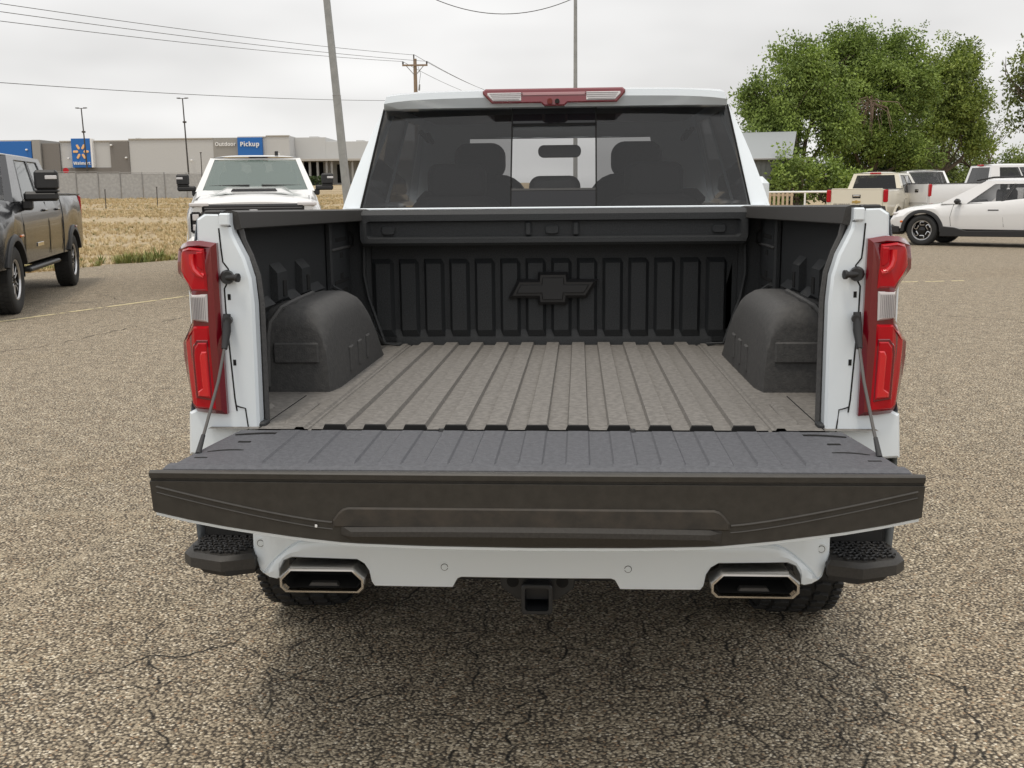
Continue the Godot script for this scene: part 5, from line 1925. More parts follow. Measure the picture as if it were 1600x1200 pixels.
func build_store() -> void:
	var light := mat("block_light", Color.WHITE, 0.9)
	triplanar_color(light, speckle(512, 71, 0.12, 4, lin(0.45, 0.455, 0.455), lin(0.58, 0.58, 0.575), 1.6), 0.12)
	var dark := mat("block_dark", Color.WHITE, 0.9)
	triplanar_color(dark, speckle(512, 72, 0.12, 4, lin(0.16, 0.15, 0.14), lin(0.23, 0.215, 0.20), 1.5), 0.12)
	var mid := mat("block_mid", Color.WHITE, 0.9)
	triplanar_color(mid, speckle(512, 73, 0.12, 4, lin(0.27, 0.265, 0.25), lin(0.36, 0.35, 0.33), 1.5), 0.12)
	mat("smooth_wall", lin(0.52, 0.52, 0.51), 0.8)
	mat("sign_blue", lin(0.012, 0.13, 0.44), 0.5)
	mat("sign_white", lin(0.8, 0.8, 0.8), 0.5)
	mat("spark_yellow", lin(0.85, 0.50, 0.22), 0.5)
	mat("concrete", lin(0.42, 0.40, 0.37), 0.9)
	var t := thing("store_building", "long grey block store building with blue sign panels across the dry field", "building", Vector3(-59.08, 2.45, -161.42), deg_to_rad(3.6))
	var s := 0.0981
	# [left px, right px, top, bottom, how far proud, material, name] measured along the front in tenths of a metre
	var X := func(u: float) -> float: return (u - 300.0) * s
	var Y := func(u: float, v: float) -> float: return 1.52 + (304.1 - 0.0101 * u - v) * s - 2.45
	var wall := func(called: String, u0: float, u1: float, v0: float, v1: float, dz: float, m: Material, depth := 6.0):
		var um := (u0 + u1) / 2
		var yt: float = Y.call(um, v0)
		var yb: float = Y.call(um, v1) if v1 < 400.0 else -0.6
		part(t, called, MB.new(20).box(Vector3((X.call(u0) + X.call(u1)) / 2, (yt + yb) / 2, dz - depth / 2), Vector3(X.call(u1) - X.call(u0), yt - yb, depth), 0.03), m)
	wall.call("wall_section", -260.0, -70.0, 224.0, 999.0, 0.0, light, 60.0)
	wall.call("wall_section", -70.0, 60.0, 222.5, 999.0, 0.0, light, 60.0)
	wall.call("sign_panel", -60.0, 57.0, 223.5, 256.0, 0.35, mats.sign_blue, 0.8)
	wall.call("pilaster", 60.0, 72.5, 221.0, 999.0, 0.8, mid, 60.0)
	wall.call("dark_panel", 73.0, 100.0, 226.0, 999.0, 0.3, dark, 60.0)
	wall.call("wall_section", 100.0, 207.0, 222.5, 999.0, 0.0, light, 60.0)
	wall.call("wainscot", 100.0, 178.0, 263.0, 999.0, 0.12, dark, 0.4)
	wall.call("dark_panel", 178.0, 207.0, 223.5, 999.0, 0.25, dark, 2.0)
	wall.call("wall_section", 207.0, 338.0, 219.0, 999.0, 0.05, light, 60.0)
	wall.call("wall_section", 338.0, 376.0, 217.5, 999.0, 0.15, mid, 60.0)
	wall.call("wall_section", 376.0, 420.0, 216.5, 999.0, 0.1, light, 60.0)
	wall.call("wall_section", 420.0, 456.0, 214.5, 999.0, 0.1, light, 60.0)
	wall.call("wall_section", 456.0, 505.0, 215.0, 999.0, -4.0, mats.smooth_wall, 50.0)
	wall.call("wall_section", 505.0, 720.0, 220.5, 999.0, -4.0, mats.smooth_wall, 50.0)
	for q in [[-260.0, -70.0, 224.0], [-70.0, 60.0, 222.5], [100.0, 207.0, 222.5], [207.0, 338.0, 219.0], [376.0, 420.0, 216.5], [420.0, 456.0, 214.5]]:
		wall.call("coping", q[0], q[1] - 0.3, q[2] - 0.8, q[2] + 1.2, 0.22, mats.concrete, 1.2)
	# upright sign with spark and name
	wall.call("sign_panel", 121.0, 150.0, 219.0, 263.0, 0.9, mats.sign_blue, 1.2)
	wall.call("sign_edge", 150.0, 153.0, 219.0, 263.0, 0.85, mats.sign_white, 1.2)
	for k in 6:
		var a := TAU * k / 6.0 + PI / 6
		var ray := MB.new(40).prism(rounded(0, 0.80, 0.34, 0.78, 0.16, 4), 0.0, 0.12, 0.03)
		var o := part(t, "spark_ray", ray, mats.spark_yellow)
		o.transform = Transform3D(Basis(Vector3.BACK, a), Vector3(X.call(135.5), Y.call(135.0, 239.0), 0.9))
	var nm := part(t, "name_letters", lettering("Walmart", 0.62, 0.12), mats.sign_white)
	nm.position = Vector3(X.call(136.0), Y.call(136.0, 256.5), 0.98)
	wall.call("sign_panel", 377.0, 415.0, 217.5, 249.5, 0.7, mats.sign_blue, 1.0)
	var pk := part(t, "pickup_letters", lettering("Pickup", 0.92, 0.12), mats.sign_white)
	pk.position = Vector3(X.call(396.0), Y.call(396.0, 227.5), 0.78)
	var od := part(t, "outdoor_letters", lettering("Outdoor", 0.78, 0.12), mats.sign_white)
	od.position = Vector3(X.call(357.0), Y.call(357.0, 227.5), 0.24)
	# garden centre: canopy, posts, dark openings
	wall.call("canopy", 456.0, 700.0, 249.0, 252.5, 1.5, mats.concrete, 7.0)
	wall.call("opening", 458.0, 500.0, 253.0, 286.0, -3.9, mats.gap, 0.3)
	wall.call("opening", 522.0, 536.0, 257.0, 286.0, -3.9, mats.gap, 0.3)
	for u in [457.0, 466.0, 475.0, 486.0, 498.0, 512.0, 520.0, 538.0, 552.0, 575.0]:
		wall.call("post", u, u + 3.2, 252.0, 999.0, 1.0, mid, 0.5)
	for q in [[242.0, 262.0, 216.5, 219.5], [472.0, 486.0, 211.5, 216.0], [548.0, 560.0, 217.5, 221.5], [190.0, 196.0, 214.0, 223.0]]:
		wall.call("rooftop_unit", q[0], q[1], q[2], q[3], -8.0, mats.smooth_wall, 4.0)
	for q in [[50.0, 236.0], [50.0, 253.0], [114.0, 249.0], [181.0, 229.0], [203.0, 248.0], [304.0, 252.0], [440.0, 243.0]]:
		part(t, "wall_lamp", MB.new(30).box(Vector3(X.call(q[0]), Y.call(q[0], q[1]), 0.5), Vector3(0.3, 0.24, 0.4), 0.06), mats.sign_white)
	part(t, "roof_deck", MB.new(20).box(Vector3(-10, 6.0, -34), Vector3(96, 0.3, 56)), mats.concrete)
	# hedge by the garden centre
	var hm := mat("hedge_leaf", lin(0.05, 0.08, 0.025), 0.9)
	var r := RandomNumberGenerator.new()
	r.seed = 3
	var hb := MB.new(0)
	for i in 1600:
		var p := Vector3(r.randf_range(-2.2, 2.2), r.randf_range(0.0, 1.6), r.randf_range(-0.7, 0.7))
		var a := Vector3(r.randfn(), r.randfn(), r.randfn()).normalized() * 0.14
		var b := a.cross(Vector3(r.randfn(), r.randfn(), r.randfn())).normalized() * 0.09
		hb.quad(p - a, p + b, p + a, p - b)
	var hedge := thing("hedge", "low dark hedge in front of the garden centre posts", "hedge", t.transform * Vector3(19.6, -0.3, 3.0), deg_to_rad(3.6))
	part(hedge, "foliage", hb, hm)
	part(hedge, "stems", MB.new(20).box(Vector3(0, 0.4, 0), Vector3(4.0, 0.8, 0.9), 0.2), mats.under_black)


func build_far_things() -> void:
	# privacy fence in front of the store, panel by panel
	var fm := mat("fence_panel", Color.WHITE, 0.85)
	triplanar_color(fm, speckle(256, 81, 0.03, 4, lin(0.32, 0.32, 0.32), lin(0.42, 0.42, 0.415), 1.3), 0.3)
	mat("galvanised", lin(0.28, 0.28, 0.28), 0.5, 0.6)
	var yaw := deg_to_rad(3.6)
	var f := thing("privacy_fence", "long grey privacy fence standing between the dry field and the store", "fence", Vector3(-46.4, 0.75, -106.24), yaw)
	for i in 9:
		var x := -11.4 + i * 2.25
		var lift := -0.018 * x
		part(f, "panel", MB.new(20).box(Vector3(x + 1.125, 1.42 - lift * 0.0 + lift, 0), Vector3(2.17, 2.62 if i > 1 else 2.45, 0.05), 0.01), fm)
		part(f, "post", MB.new(40).tube([Vector3(x, -0.2, 0.06), Vector3(x, 2.92 + lift, 0.06)], 0.045, 8), mats.galvanised)
		part(f, "top_rail", MB.new(40).tube([Vector3(x, 2.84 + lift, 0.05), Vector3(x + 2.25, 2.84 + lift, 0.05)], 0.03, 6), mats.galvanised)
	part(f, "base_board", MB.new(20).box(Vector3(-1.3, 0.02, 0.02), Vector3(20.2, 0.22, 0.06), 0.01), mats.under_black)
	# lone posts in the field
	for q in [[Vector3(-30.61, 0, -66.39), 1.25, 0.03, "short metal post in the dry field, the leftmost of three"], [Vector3(-29.2, 0, -71.55), 1.35, 0.03, "short metal post in the dry field, the middle of three"], [Vector3(-20.81, 0, -56.92), 3.3, 0.025, "tall thin metal post in the dry field beside the white truck's mirror"]]:
		var p: Vector3 = q[0]
		p.y = terrain(p.x, p.z) - 0.03
		var o := thing("field_post", q[3], "post", p, 0.0, "posts in the field")
		part(o, "shaft", MB.new(40).tube([Vector3(0, -0.3, 0), Vector3(0.02, q[1], 0)], q[2], 6), mats.dark_pole)
		part(o, "cap", MB.new(30).box(Vector3(0.02, q[1], 0), Vector3(0.09, 0.05, 0.09), 0.01), mats.dark_pole)
	# square steel light poles close by
	var a := thing("light_pole", "thick grey square light pole rising behind the left side of the cab", "pole", Vector3(-9.45, 0.18, -42.2))
	part(a, "shaft", MB.new(25).loft([sq(Vector3(0, 0, 0), 0.150), sq(Vector3(-0.36, 5.2, 0), 0.140)], true, true), mats.pole_paint)
	part(a, "upper_shaft", MB.new(25).loft([sq(Vector3(-0.36, 5.2, 0), 0.133), sq(Vector3(-0.80, 11.5, 0), 0.110)], true, true), mats.pole_paint)
	part(a, "joint_band", MB.new(25).box(Vector3(-0.36, 5.2, 0), Vector3(0.292, 0.03, 0.292), 0.004), mats.galvanised)
	part(a, "base_plate", MB.new(25).box(Vector3(0, 0.03, 0), Vector3(0.5, 0.06, 0.5), 0.01), mats.galvanised)
	part(a, "lamp_head", MB.new(25).box(Vector3(-0.4, 11.5, 0.1), Vector3(0.9, 0.18, 0.4), 0.05), mats.pole_paint)
	var c := thing("light_pole", "thin grey light pole rising behind the cab roof right of centre", "pole", Vector3(-0.08, 0.0, -59.3))
	part(c, "shaft", MB.new(40).tube([Vector3(0, 0, 0), Vector3(0, 13.5, 0)], [0.13, 0.09], 12), mats.pole_paint)
	part(c, "bracket", MB.new(40).box(Vector3(-0.10, 11.83, 0), Vector3(0.18, 0.08, 0.08), 0.02), mats.galvanised)
	part(c, "lamp_head", MB.new(25).box(Vector3(-0.5, 13.5, 0.0), Vector3(0.9, 0.16, 0.35), 0.05), mats.pole_paint)
	for q in [[Vector3(-54.9, 2.0, -148.4), 12.4, "slim dark store light pole nearest the tall dry field post"], [Vector3(-69.0, 2.0, -147.4), 11.2, "slim dark store light pole in front of the sunburst sign"]]:
		var o := thing("store_light_pole", q[2], "pole", q[0], yaw, "light poles in the store car park")
		part(o, "shaft", MB.new(40).tube([Vector3(0.25, 0, 0), Vector3(0, q[1], 0)], [0.13, 0.08], 8), mats.dark_pole)
		part(o, "cross_arm", MB.new(30).box(Vector3(0, q[1], 0), Vector3(1.3, 0.08, 0.08), 0.02), mats.dark_pole)
		for s in [-1.0, 1.0]:
			part(o, "lamp_head", MB.new(30).box(Vector3(s * 0.55, q[1] + 0.05, 0), Vector3(0.5, 0.12, 0.35), 0.04), mats.dark_pole)
		part(o, "camera_bracket", MB.new(30).box(Vector3(0.12, q[1] - 3.2, 0.1), Vector3(0.5, 0.25, 0.3), 0.06), mats.dark_pole)
	# wooden utility pole with crossarm
	var u := thing("utility_pole", "brown wooden utility pole with a crossarm behind the cab roof", "pole", Vector3(-16.0, 0.9, -106.3), yaw)
	part(u, "shaft", MB.new(40).tube([Vector3(0, 0, 0), Vector3(0, 13.35, 0)], [0.24, 0.17], 12), mats.weathered_wood)
	part(u, "crossarm", MB.new(25).box(Vector3(0.0, 12.72, 0.2), Vector3(2.5, 0.17, 0.14), 0.02), mats.weathered_wood)
	for s in [-1.0, 1.0]:
		part(u, "brace", MB.new(25).tube([Vector3(s * 0.12, 11.85, 0.2), Vector3(s * 0.85, 12.66, 0.2)], 0.04, 6), mats.galvanised)
		part(u, "insulator", MB.new(40).tube([Vector3(s * 1.17, 12.8, 0.2), Vector3(s * 1.17, 12.98, 0.2), Vector3(s * 1.17, 13.1, 0.2)], [0.07, 0.09, 0.04], 8), mats.dark_pole)
	part(u, "top_insulator", MB.new(40).tube([Vector3(-0.1, 13.3, 0.1), Vector3(-0.1, 13.75, 0.1)], [0.06, 0.07], 8), mats.dark_pole)
	part(u, "cutout_switch", MB.new(40).tube([Vector3(0.36, 10.3, 0.2), Vector3(0.42, 10.9, 0.2)], [0.09, 0.07], 8), mats.galvanised)
	part(u, "drop_wire", MB.new(40).tube([Vector3(0.3, 12.6, 0.2), Vector3(0.55, 11.9, 0.25), Vector3(0.38, 10.95, 0.2)], 0.02, 5), mats.wire)
	# overhead wires, each a thing of its own
	var top := Vector3(-16.0, 14.6, -106.2)
	var arm_l := Vector3(-17.2, 14.0, -106.2)
	var arm_r := Vector3(-14.8, 14.0, -106.4)
	var near := Vector3(-37.0, 10.2, -30.0)
	wire("highest of the three wires from the utility pole towards the left", top, near + Vector3(0, 0.30, 0), 0.5, 0.018, "wires to the left")
	wire("middle of the three wires from the utility pole towards the left", arm_r, near + Vector3(0.35, -0.15, 0), 0.5, 0.018, "wires to the left")
	wire("lowest of the three wires from the utility pole towards the left", arm_l, near + Vector3(-0.2, -0.62, 0), 0.5, 0.018, "wires to the left")
	wire("highest wire running away from the utility pole towards the cab roof", top, Vector3(-10.0, 19.8, -224.0), 1.2, 0.022, "wires running away")
	wire("middle wire running away from the utility pole towards the cab roof", arm_r, Vector3(-9.0, 19.6, -224.0), 1.2, 0.022, "wires running away")
	wire("lowest wire running away from the utility pole towards the cab roof", arm_l, Vector3(-12.6, 19.2, -224.0), 1.2, 0.022, "wires running away")
	wire("single low wire crossing the sky left of the cab", Vector3(-36.5, 7.75, -52.0), Vector3(-14.5, 11.2, -118.0), 0.5, 0.02, "")
	wire("short wire hooked to the thin light pole at the top edge", Vector3(-0.17, 11.83, -59.3), Vector3(-10.5, 13.3, -57.5), 1.5, 0.022, "")
	# shed with a pale metal roof
	mat("shed_roof", lin(0.30, 0.32, 0.33), 0.6, 0.0)
	var sw := mat("shed_wall", lin(0.16, 0.17, 0.17), 0.7)
	var sh := thing("metal_shed", "grey metal shed with pale pitched roof beside the big tree", "building", Vector3(10.6, 0.0, -70.0), deg_to_rad(-14))
	part(sh, "wall", MB.new(20).box(Vector3(0, 1.65, 0), Vector3(6.6, 3.3, 7.0), 0.02), sw)
	for k in 22:
		part(sh, "wall_rib", MB.new(20).box(Vector3(-3.2 + k * 0.305, 1.65, 3.52), Vector3(0.05, 3.25, 0.05), 0.01), sw)
	part(sh, "roof_slope", MB.new(20).loft([[Vector3(-3.6, 3.25, 3.8), Vector3(3.6, 3.25, 3.8)], [Vector3(-3.6, 5.0, 0), Vector3(3.6, 5.0, 0)]]), mats.shed_roof)
	part(sh, "roof_slope", MB.new(20).loft([[Vector3(-3.6, 3.25, -3.8), Vector3(3.6, 3.25, -3.8)], [Vector3(-3.6, 5.0, 0), Vector3(3.6, 5.0, 0)]]), mats.shed_roof)
	part(sh, "eave", MB.new(20).box(Vector3(0, 3.2, 3.82), Vector3(7.25, 0.12, 0.08), 0.02), mats.galvanised)
	for s in [-1.0, 1.0]:
		part(sh, "gable", MB.new(20).prism(pv([-3.7, 3.2, 3.7, 3.2, 0, 4.95]), -0.05, 0.05).each(func(p): return Vector3(s * 3.3 + p.z, p.y, p.x)), sw)
	# pallet and pipe fence
	var pa := thing("wooden_pallet", "pale wooden pallet leaning upright by the white pipe fence", "pallet", Vector3(9.6, 0.0, -49.2), deg_to_rad(-14))
	for k in 6:
		part(pa, "slat", MB.new(20).box(Vector3(-0.5 + k * 0.2, 0.62, 0.03), Vector3(0.11, 1.22, 0.022), 0.004), mats.pallet_wood)
	for k in 3:
		part(pa, "runner", MB.new(20).box(Vector3(0, 0.12 + k * 0.5, -0.03), Vector3(1.15, 0.10, 0.06), 0.006), mats.pallet_wood)
	part(pa, "loose_board", MB.new(20).tube([Vector3(-0.85, 1.1, 0.1), Vector3(-0.25, 0.1, 0.25)], 0.06, 4), mats.pallet_wood)
	var pf := thing("pipe_fence", "low white pipe fence under the big trees", "fence", Vector3(11.6, 0.0, -57.0), deg_to_rad(-3))
	for k in 6:
		part(pf, "post", MB.new(40).tube([Vector3(-1.5 + k * 2.2, 0, 0), Vector3(-1.5 + k * 2.2, 1.25, 0)], 0.05, 8), mats.sign_white)
	part(pf, "rail", MB.new(40).tube([Vector3(-2.0, 1.22, 0), Vector3(9.8, 1.22, 0)], 0.055, 8), mats.sign_white)
	var stop := thing("road_sign", "small red octagonal sign below the sunburst sign by the store", "sign", Vector3(-67.0, 2.0, -137.2), yaw)
	part(stop, "post", MB.new(40).tube([Vector3(0, 0, 0), Vector3(0, 2.5, 0)], 0.04, 6), mats.galvanised)
	var oc := PackedVector2Array()
	for k in 8:
		oc.append(Vector2(cos(TAU * (k + 0.5) / 8), sin(TAU * (k + 0.5) / 8)) * 0.40)
	part(stop, "plate", MB.new(20).prism(oc, 0.05, 0.08).each(func(p): return p + Vector3(0, 2.5, 0)), mats.lens_red)


func sq(c: Vector3, h: float) -> Array:
	return [c + Vector3(-h, 0, -h), c + Vector3(h, 0, -h), c + Vector3(h, 0, h), c + Vector3(-h, 0, h)]


func wire(label: String, a: Vector3, b: Vector3, sag: float, r: float, group: String) -> void:
	var pts := []
	for i in 25:
		var f := i / 24.0
		pts.append(a.lerp(b, f) - Vector3(0, sag * 4.0 * f * (1.0 - f), 0))
	tag(part(self, "overhead_wire", MB.new(40).tube(pts, r, 5), mats.wire), label, "wire", group)


# ---------------------------------------------------------------- trees
func leaf_cluster(seed_: int, n: int, rad: float, ln: float) -> ArrayMesh:
	var r := RandomNumberGenerator.new()
	r.seed = seed_
	var b := MB.new(0)
	for i in n:
		var p := Vector3(r.randfn(), r.randfn() * 0.8, r.randfn()).normalized() * rad * pow(r.randf(), 0.5)
		var d := (p.normalized() + Vector3(r.randfn(), r.randfn() - 0.35, r.randfn()) * 0.7).normalized()
		var s := d.cross(Vector3(r.randfn(), r.randfn(), r.randfn())).normalized()
		var l := ln * r.randf_range(0.7, 1.3)
		var w := l * 0.28
		var up := d.cross(s) * w * 0.35
		b.tri(p, p + d * l * 0.5 + s * w + up, p + d * l)
		b.tri(p, p + d * l, p + d * l * 0.5 - s * w + up)
	return b.mesh()


var clusters := []


func baked(mesh: ArrayMesh, tr: Array, cl: Array) -> ArrayMesh:
	# every leaf of a crown in one mesh
	var src := mesh.surface_get_arrays(0)
	var sv: PackedVector3Array = src[Mesh.ARRAY_VERTEX]
	var sn: PackedVector3Array = src[Mesh.ARRAY_NORMAL]
	var v := PackedVector3Array()
	var n := PackedVector3Array()
	var c := PackedColorArray()
	for i in tr.size():
		var x: Transform3D = tr[i]
		v.append_array(x * sv)
		n.append_array(Transform3D(x.basis.orthonormalized(), Vector3.ZERO) * sn)
		var f := PackedColorArray()
		f.resize(sv.size())
		f.fill(cl[i])
		c.append_array(f)
	var arr := []
	arr.resize(Mesh.ARRAY_MAX)
	arr[Mesh.ARRAY_VERTEX] = v
	arr[Mesh.ARRAY_NORMAL] = n
	arr[Mesh.ARRAY_COLOR] = c
	var m := ArrayMesh.new()
	m.add_surface_from_arrays(Mesh.PRIMITIVE_TRIANGLES, arr)
	return m


func add_tree(called: String, label: String, base: Vector3, lumps: Array, cols: Array, seed_: int, density: float, bark: Material, leaf: Material, fork := 2.4, category := "tree", group := "") -> Node3D:
	var t := thing(called, label, category, base, 0.0, group)
	var r := RandomNumberGenerator.new()
	r.seed = seed_
	var n := FastNoiseLite.new()
	n.seed = seed_
	n.frequency = 0.9
	n.fractal_octaves = 3
	var wood := MB.new(50)
	var top := Vector3(0.1, fork, 0.0)
	wood.tube([Vector3(0, -0.3, 0), Vector3(0.05, fork * 0.5, 0), top], [0.42, 0.32, 0.26], 10)
	var tr := []
	var cl := []
	var kinds := []
	for L in lumps:
		var c := Vector3(L[0], L[1], L[2]) - base
		var mid := top.lerp(c, 0.5) + Vector3(r.randfn() * 0.3, -0.4, r.randfn() * 0.3)
		wood.tube([top, mid, c], [0.20, 0.13, 0.07], 7)
		for k in 9:
			var d := Vector3(r.randfn(), r.randfn() * 0.8 + 0.2, r.randfn()).normalized()
			var e := c + Vector3(d.x * L[3], d.y * L[4], d.z * L[3]) * 0.9
			var s := mid.lerp(c, r.randf_range(0.3, 1.0))
			wood.tube([s, s.lerp(e, 0.5) + Vector3(r.randfn(), r.randfn(), r.randfn()) * 0.2, e], [0.05, 0.035, 0.012], 5, false)
		var area: float = 12.6 * L[3] * L[4]
		for k in int(area * density):
			var d := Vector3(r.randfn(), r.randfn(), r.randfn()).normalized()
			var q := 0.74 + 0.62 * n.get_noise_3d(d.x * 1.7 + L[0], d.y * 1.7 + L[1], d.z * 1.7) + 0.13 * r.randfn()
			if r.randf() < 0.3:
				q *= r.randf_range(0.4, 0.95)
			var p := c + Vector3(d.x * L[3], d.y * L[4], d.z * L[3] * 0.9) * q
			if p.y < 0.3:
				continue
			var gap := n.get_noise_3d(p.x * 0.8, p.y * 0.8, p.z * 0.8)
			var hole := n.get_noise_3d(p.x * 0.38 + 40.0, p.y * 0.38, p.z * 0.38)
			if gap < -0.20 or hole < -0.16:
				continue
			var sc := r.randf_range(0.7, 1.25)
			tr.append(Transform3D(Basis.from_euler(Vector3(r.randf_range(-0.5, 0.5), r.randf() * TAU, r.randf_range(-0.5, 0.5))).scaled(Vector3.ONE * sc), p))
			cl.append((cols[0] as Color).lerp(cols[1], clampf(0.45 + 0.8 * hole + 0.5 * gap + 0.3 * r.randfn(), 0.0, 1.0)))
	part(t, "trunk", wood, bark)
	part(t, "crown", baked(clusters[seed_ % clusters.size()], tr, cl), leaf)
	return t


func build_trees() -> void:
	for k in 3:
		clusters.append(leaf_cluster(40 + k, 22, 0.42, 0.21))
	var bark := mat("bark", Color.WHITE, 0.95)
	triplanar_color(bark, speckle(256, 91, 0.04, 4, lin(0.07, 0.055, 0.04), lin(0.16, 0.125, 0.095)), 0.6)
	var leaf := mat("leaf", Color.WHITE, 0.7)
	leaf.vertex_color_use_as_albedo = true
	leaf.backlight_enabled = true
	leaf.backlight = Color(0.45, 0.55, 0.25)
	var dk := Color(0.095, 0.14, 0.032)
	var lt := Color(0.27, 0.36, 0.08)
	add_tree("elm_tree", "big green elm on the left of the tree group, next to the metal shed", Vector3(15.0, 0.0, -72.6), [[13.4, 6.9, -72.3, 2.66, 3.0], [14.7, 9.4, -72.8, 2.23, 1.93], [12.1, 7.3, -72.3, 1.6, 1.6], [16.2, 7.5, -72.5, 2.14, 2.57], [14.2, 4.7, -71.9, 1.93, 1.71], [17.0, 5.3, -72.2, 1.93, 1.93]], [dk, lt], 100, 10.5, bark, leaf, 2.4, "tree", "elms by the fence")
	var b := add_tree("elm_tree", "tallest green elm in the middle, with a clump of bare hanging twigs", Vector3(21.0, 0.0, -77.0), [[20.0, 10.9, -77.5, 2.8, 1.9], [22.2, 10.5, -77.6, 2.49, 2.03], [20.9, 8.4, -77.1, 3.39, 2.71], [18.4, 9.6, -77.1, 2.03, 2.49], [23.4, 8.2, -77.2, 2.26, 2.49], [21.6, 5.5, -76.6, 2.71, 2.03], [19.3, 4.4, -76.3, 2.26, 1.81], [23.5, 3.4, -76.6, 2.2, 1.6]], [dk, lt], 101, 10.5, bark, leaf, 2.4, "tree", "elms by the fence")
	add_tree("elm_tree", "green elm on the right of the tree group with a pointed top", Vector3(27.2, 0.0, -81.2), [[27.0, 9.0, -81.6, 2.85, 2.85], [28.9, 10.3, -82.0, 1.4, 1.9], [28.4, 7.1, -81.4, 2.62, 2.38], [26.3, 6.2, -81.1, 2.62, 2.38], [29.6, 5.0, -81.1, 1.67, 1.67], [25.1, 4.1, -80.6, 2.14, 1.67]], [Color(0.105, 0.145, 0.034), Color(0.30, 0.37, 0.085)], 102, 9.0, bark, leaf, 2.4, "tree", "elms by the fence")
	add_tree("elm_tree", "leafy tree cut by the right edge of the photo", Vector3(26.9, 0.0, -62.4), [[25.7, 7.6, -63.0, 1.66, 1.84], [26.4, 5.6, -62.6, 1.84, 1.66], [27.6, 8.0, -62.4, 1.9, 2.0], [28.3, 6.0, -62.0, 2.0, 2.0]], [Color(0.10, 0.125, 0.04), Color(0.20, 0.24, 0.07)], 103, 3.2, bark, leaf, 2.6, "tree", "elms by the fence")
	add_tree("leafy_bush", "dense green bush at the foot of the big elms beside the shed", Vector3(13.5, 0.0, -65.4), [[13.3, 2.2, -65.4, 1.77, 1.35], [12.9, 1.2, -65.2, 1.5, 1.0]], [dk, lt], 104, 10.0, bark, leaf, 0.5, "bush", "bushes below the elms")
	add_tree("leafy_bush", "rounded green bush behind the cream pickup", Vector3(15.6, 0.0, -65.6), [[15.4, 1.9, -65.4, 1.5, 1.2], [17.2, 1.4, -66.0, 1.4, 1.0]], [dk, lt], 105, 10.0, bark, leaf, 0.5, "bush", "bushes below the elms")
	# lighter growth far behind, at the right
	var i := 0
	for q in [[Vector3(36.5, 0, -112), "pale green far tree behind the parked white trucks, leftmost of four"], [Vector3(40.5, 0, -113), "pale green far tree behind the parked white trucks, second of four from the left"], [Vector3(44.0, 0, -111), "pale green far tree behind the parked white trucks, third of four from the left"], [Vector3(48.5, 0, -112), "pale green far tree behind the parked white trucks, rightmost of four"]]:
		var p: Vector3 = q[0]
		add_tree("far_tree", q[1], p, [[p.x, 3.4, p.z, 2.6, 1.9], [p.x + 1.4, 2.0, p.z + 0.5, 2.4, 1.7], [p.x - 1.2, 1.6, p.z + 0.7, 2.0, 1.4]], [Color(0.10, 0.14, 0.035), Color(0.22, 0.27, 0.07)], 110 + i, 6.0, bark, leaf, 1.0, "tree", "pale far trees")
		i += 1
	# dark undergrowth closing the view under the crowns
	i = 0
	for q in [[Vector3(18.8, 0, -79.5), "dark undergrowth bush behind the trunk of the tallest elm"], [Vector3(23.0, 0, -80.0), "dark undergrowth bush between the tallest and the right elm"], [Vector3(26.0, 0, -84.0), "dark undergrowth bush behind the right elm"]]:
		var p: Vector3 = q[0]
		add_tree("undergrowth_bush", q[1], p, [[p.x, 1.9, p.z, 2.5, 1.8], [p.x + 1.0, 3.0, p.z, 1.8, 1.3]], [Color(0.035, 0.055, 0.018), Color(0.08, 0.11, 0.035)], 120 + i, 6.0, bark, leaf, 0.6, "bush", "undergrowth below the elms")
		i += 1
	# dead hanging twigs in the middle tree
	var r := RandomNumberGenerator.new()
	r.seed = 66
	var tw := mat("dead_twig", lin(0.20, 0.145, 0.11), 0.95)
	var tm := MB.new(40)
	for k in 34:
		var s := Vector3(-0.9 + r.randfn() * 0.35, 7.2 + r.randfn() * 0.2, 3.0)
		var e := s + Vector3(r.randfn() * 0.95, -r.randf_range(0.8, 2.2), r.randf_range(-0.3, 0.5))
		tm.tube([s, s.lerp(e, 0.4) + Vector3((e.x - s.x) * 0.35, 0.25, 0), e], [0.035, 0.028, 0.012], 5, false)
	part(b, "dead_twigs", tm, tw)
	# thin bare tree at the right
	var bare := thing("bare_tree", "thin almost leafless tree between the elms and the right edge", "tree", Vector3(31.2, 0.0, -83.0))
	var bw := MB.new(50)
	var tips := []
	grow(bw, Vector3(0, -0.2, 0), Vector3(0.05, 1, 0), 2.0, 0.16, 0, r, tips)
	part(bare, "trunk", bw, bark)
	var tr := []
	var cl := []
	for p in tips:
		if r.randf() < 0.5:
			tr.append(Transform3D(Basis(Vector3.UP, r.randf() * TAU).scaled(Vector3.ONE * r.randf_range(0.4, 0.8)), p))
			cl.append(Color(0.13, 0.16, 0.05))
	part(bare, "crown", baked(clusters[0], tr, cl), leaf)


func grow(b: MB, p: Vector3, d: Vector3, ln: float, rad: float, lv: int, r: RandomNumberGenerator, tips: Array) -> void:
	var e := p + d * ln
	b.tube([p, p.lerp(e, 0.5) + Vector3(r.randfn(), 0, r.randfn()) * ln * 0.05, e], [rad, rad * 0.85, rad * 0.7], 5, false)
	if lv >= 5:
		tips.append(e)
		return
	for k in (3 if lv < 4 else 2):
		var nd := (d + Vector3(r.randfn(), r.randfn() * 0.5 + 0.15, r.randfn()) * 0.48).normalized()
		grow(b, e, nd, ln * r.randf_range(0.65, 0.88), rad * 0.62, lv + 1, r, tips)


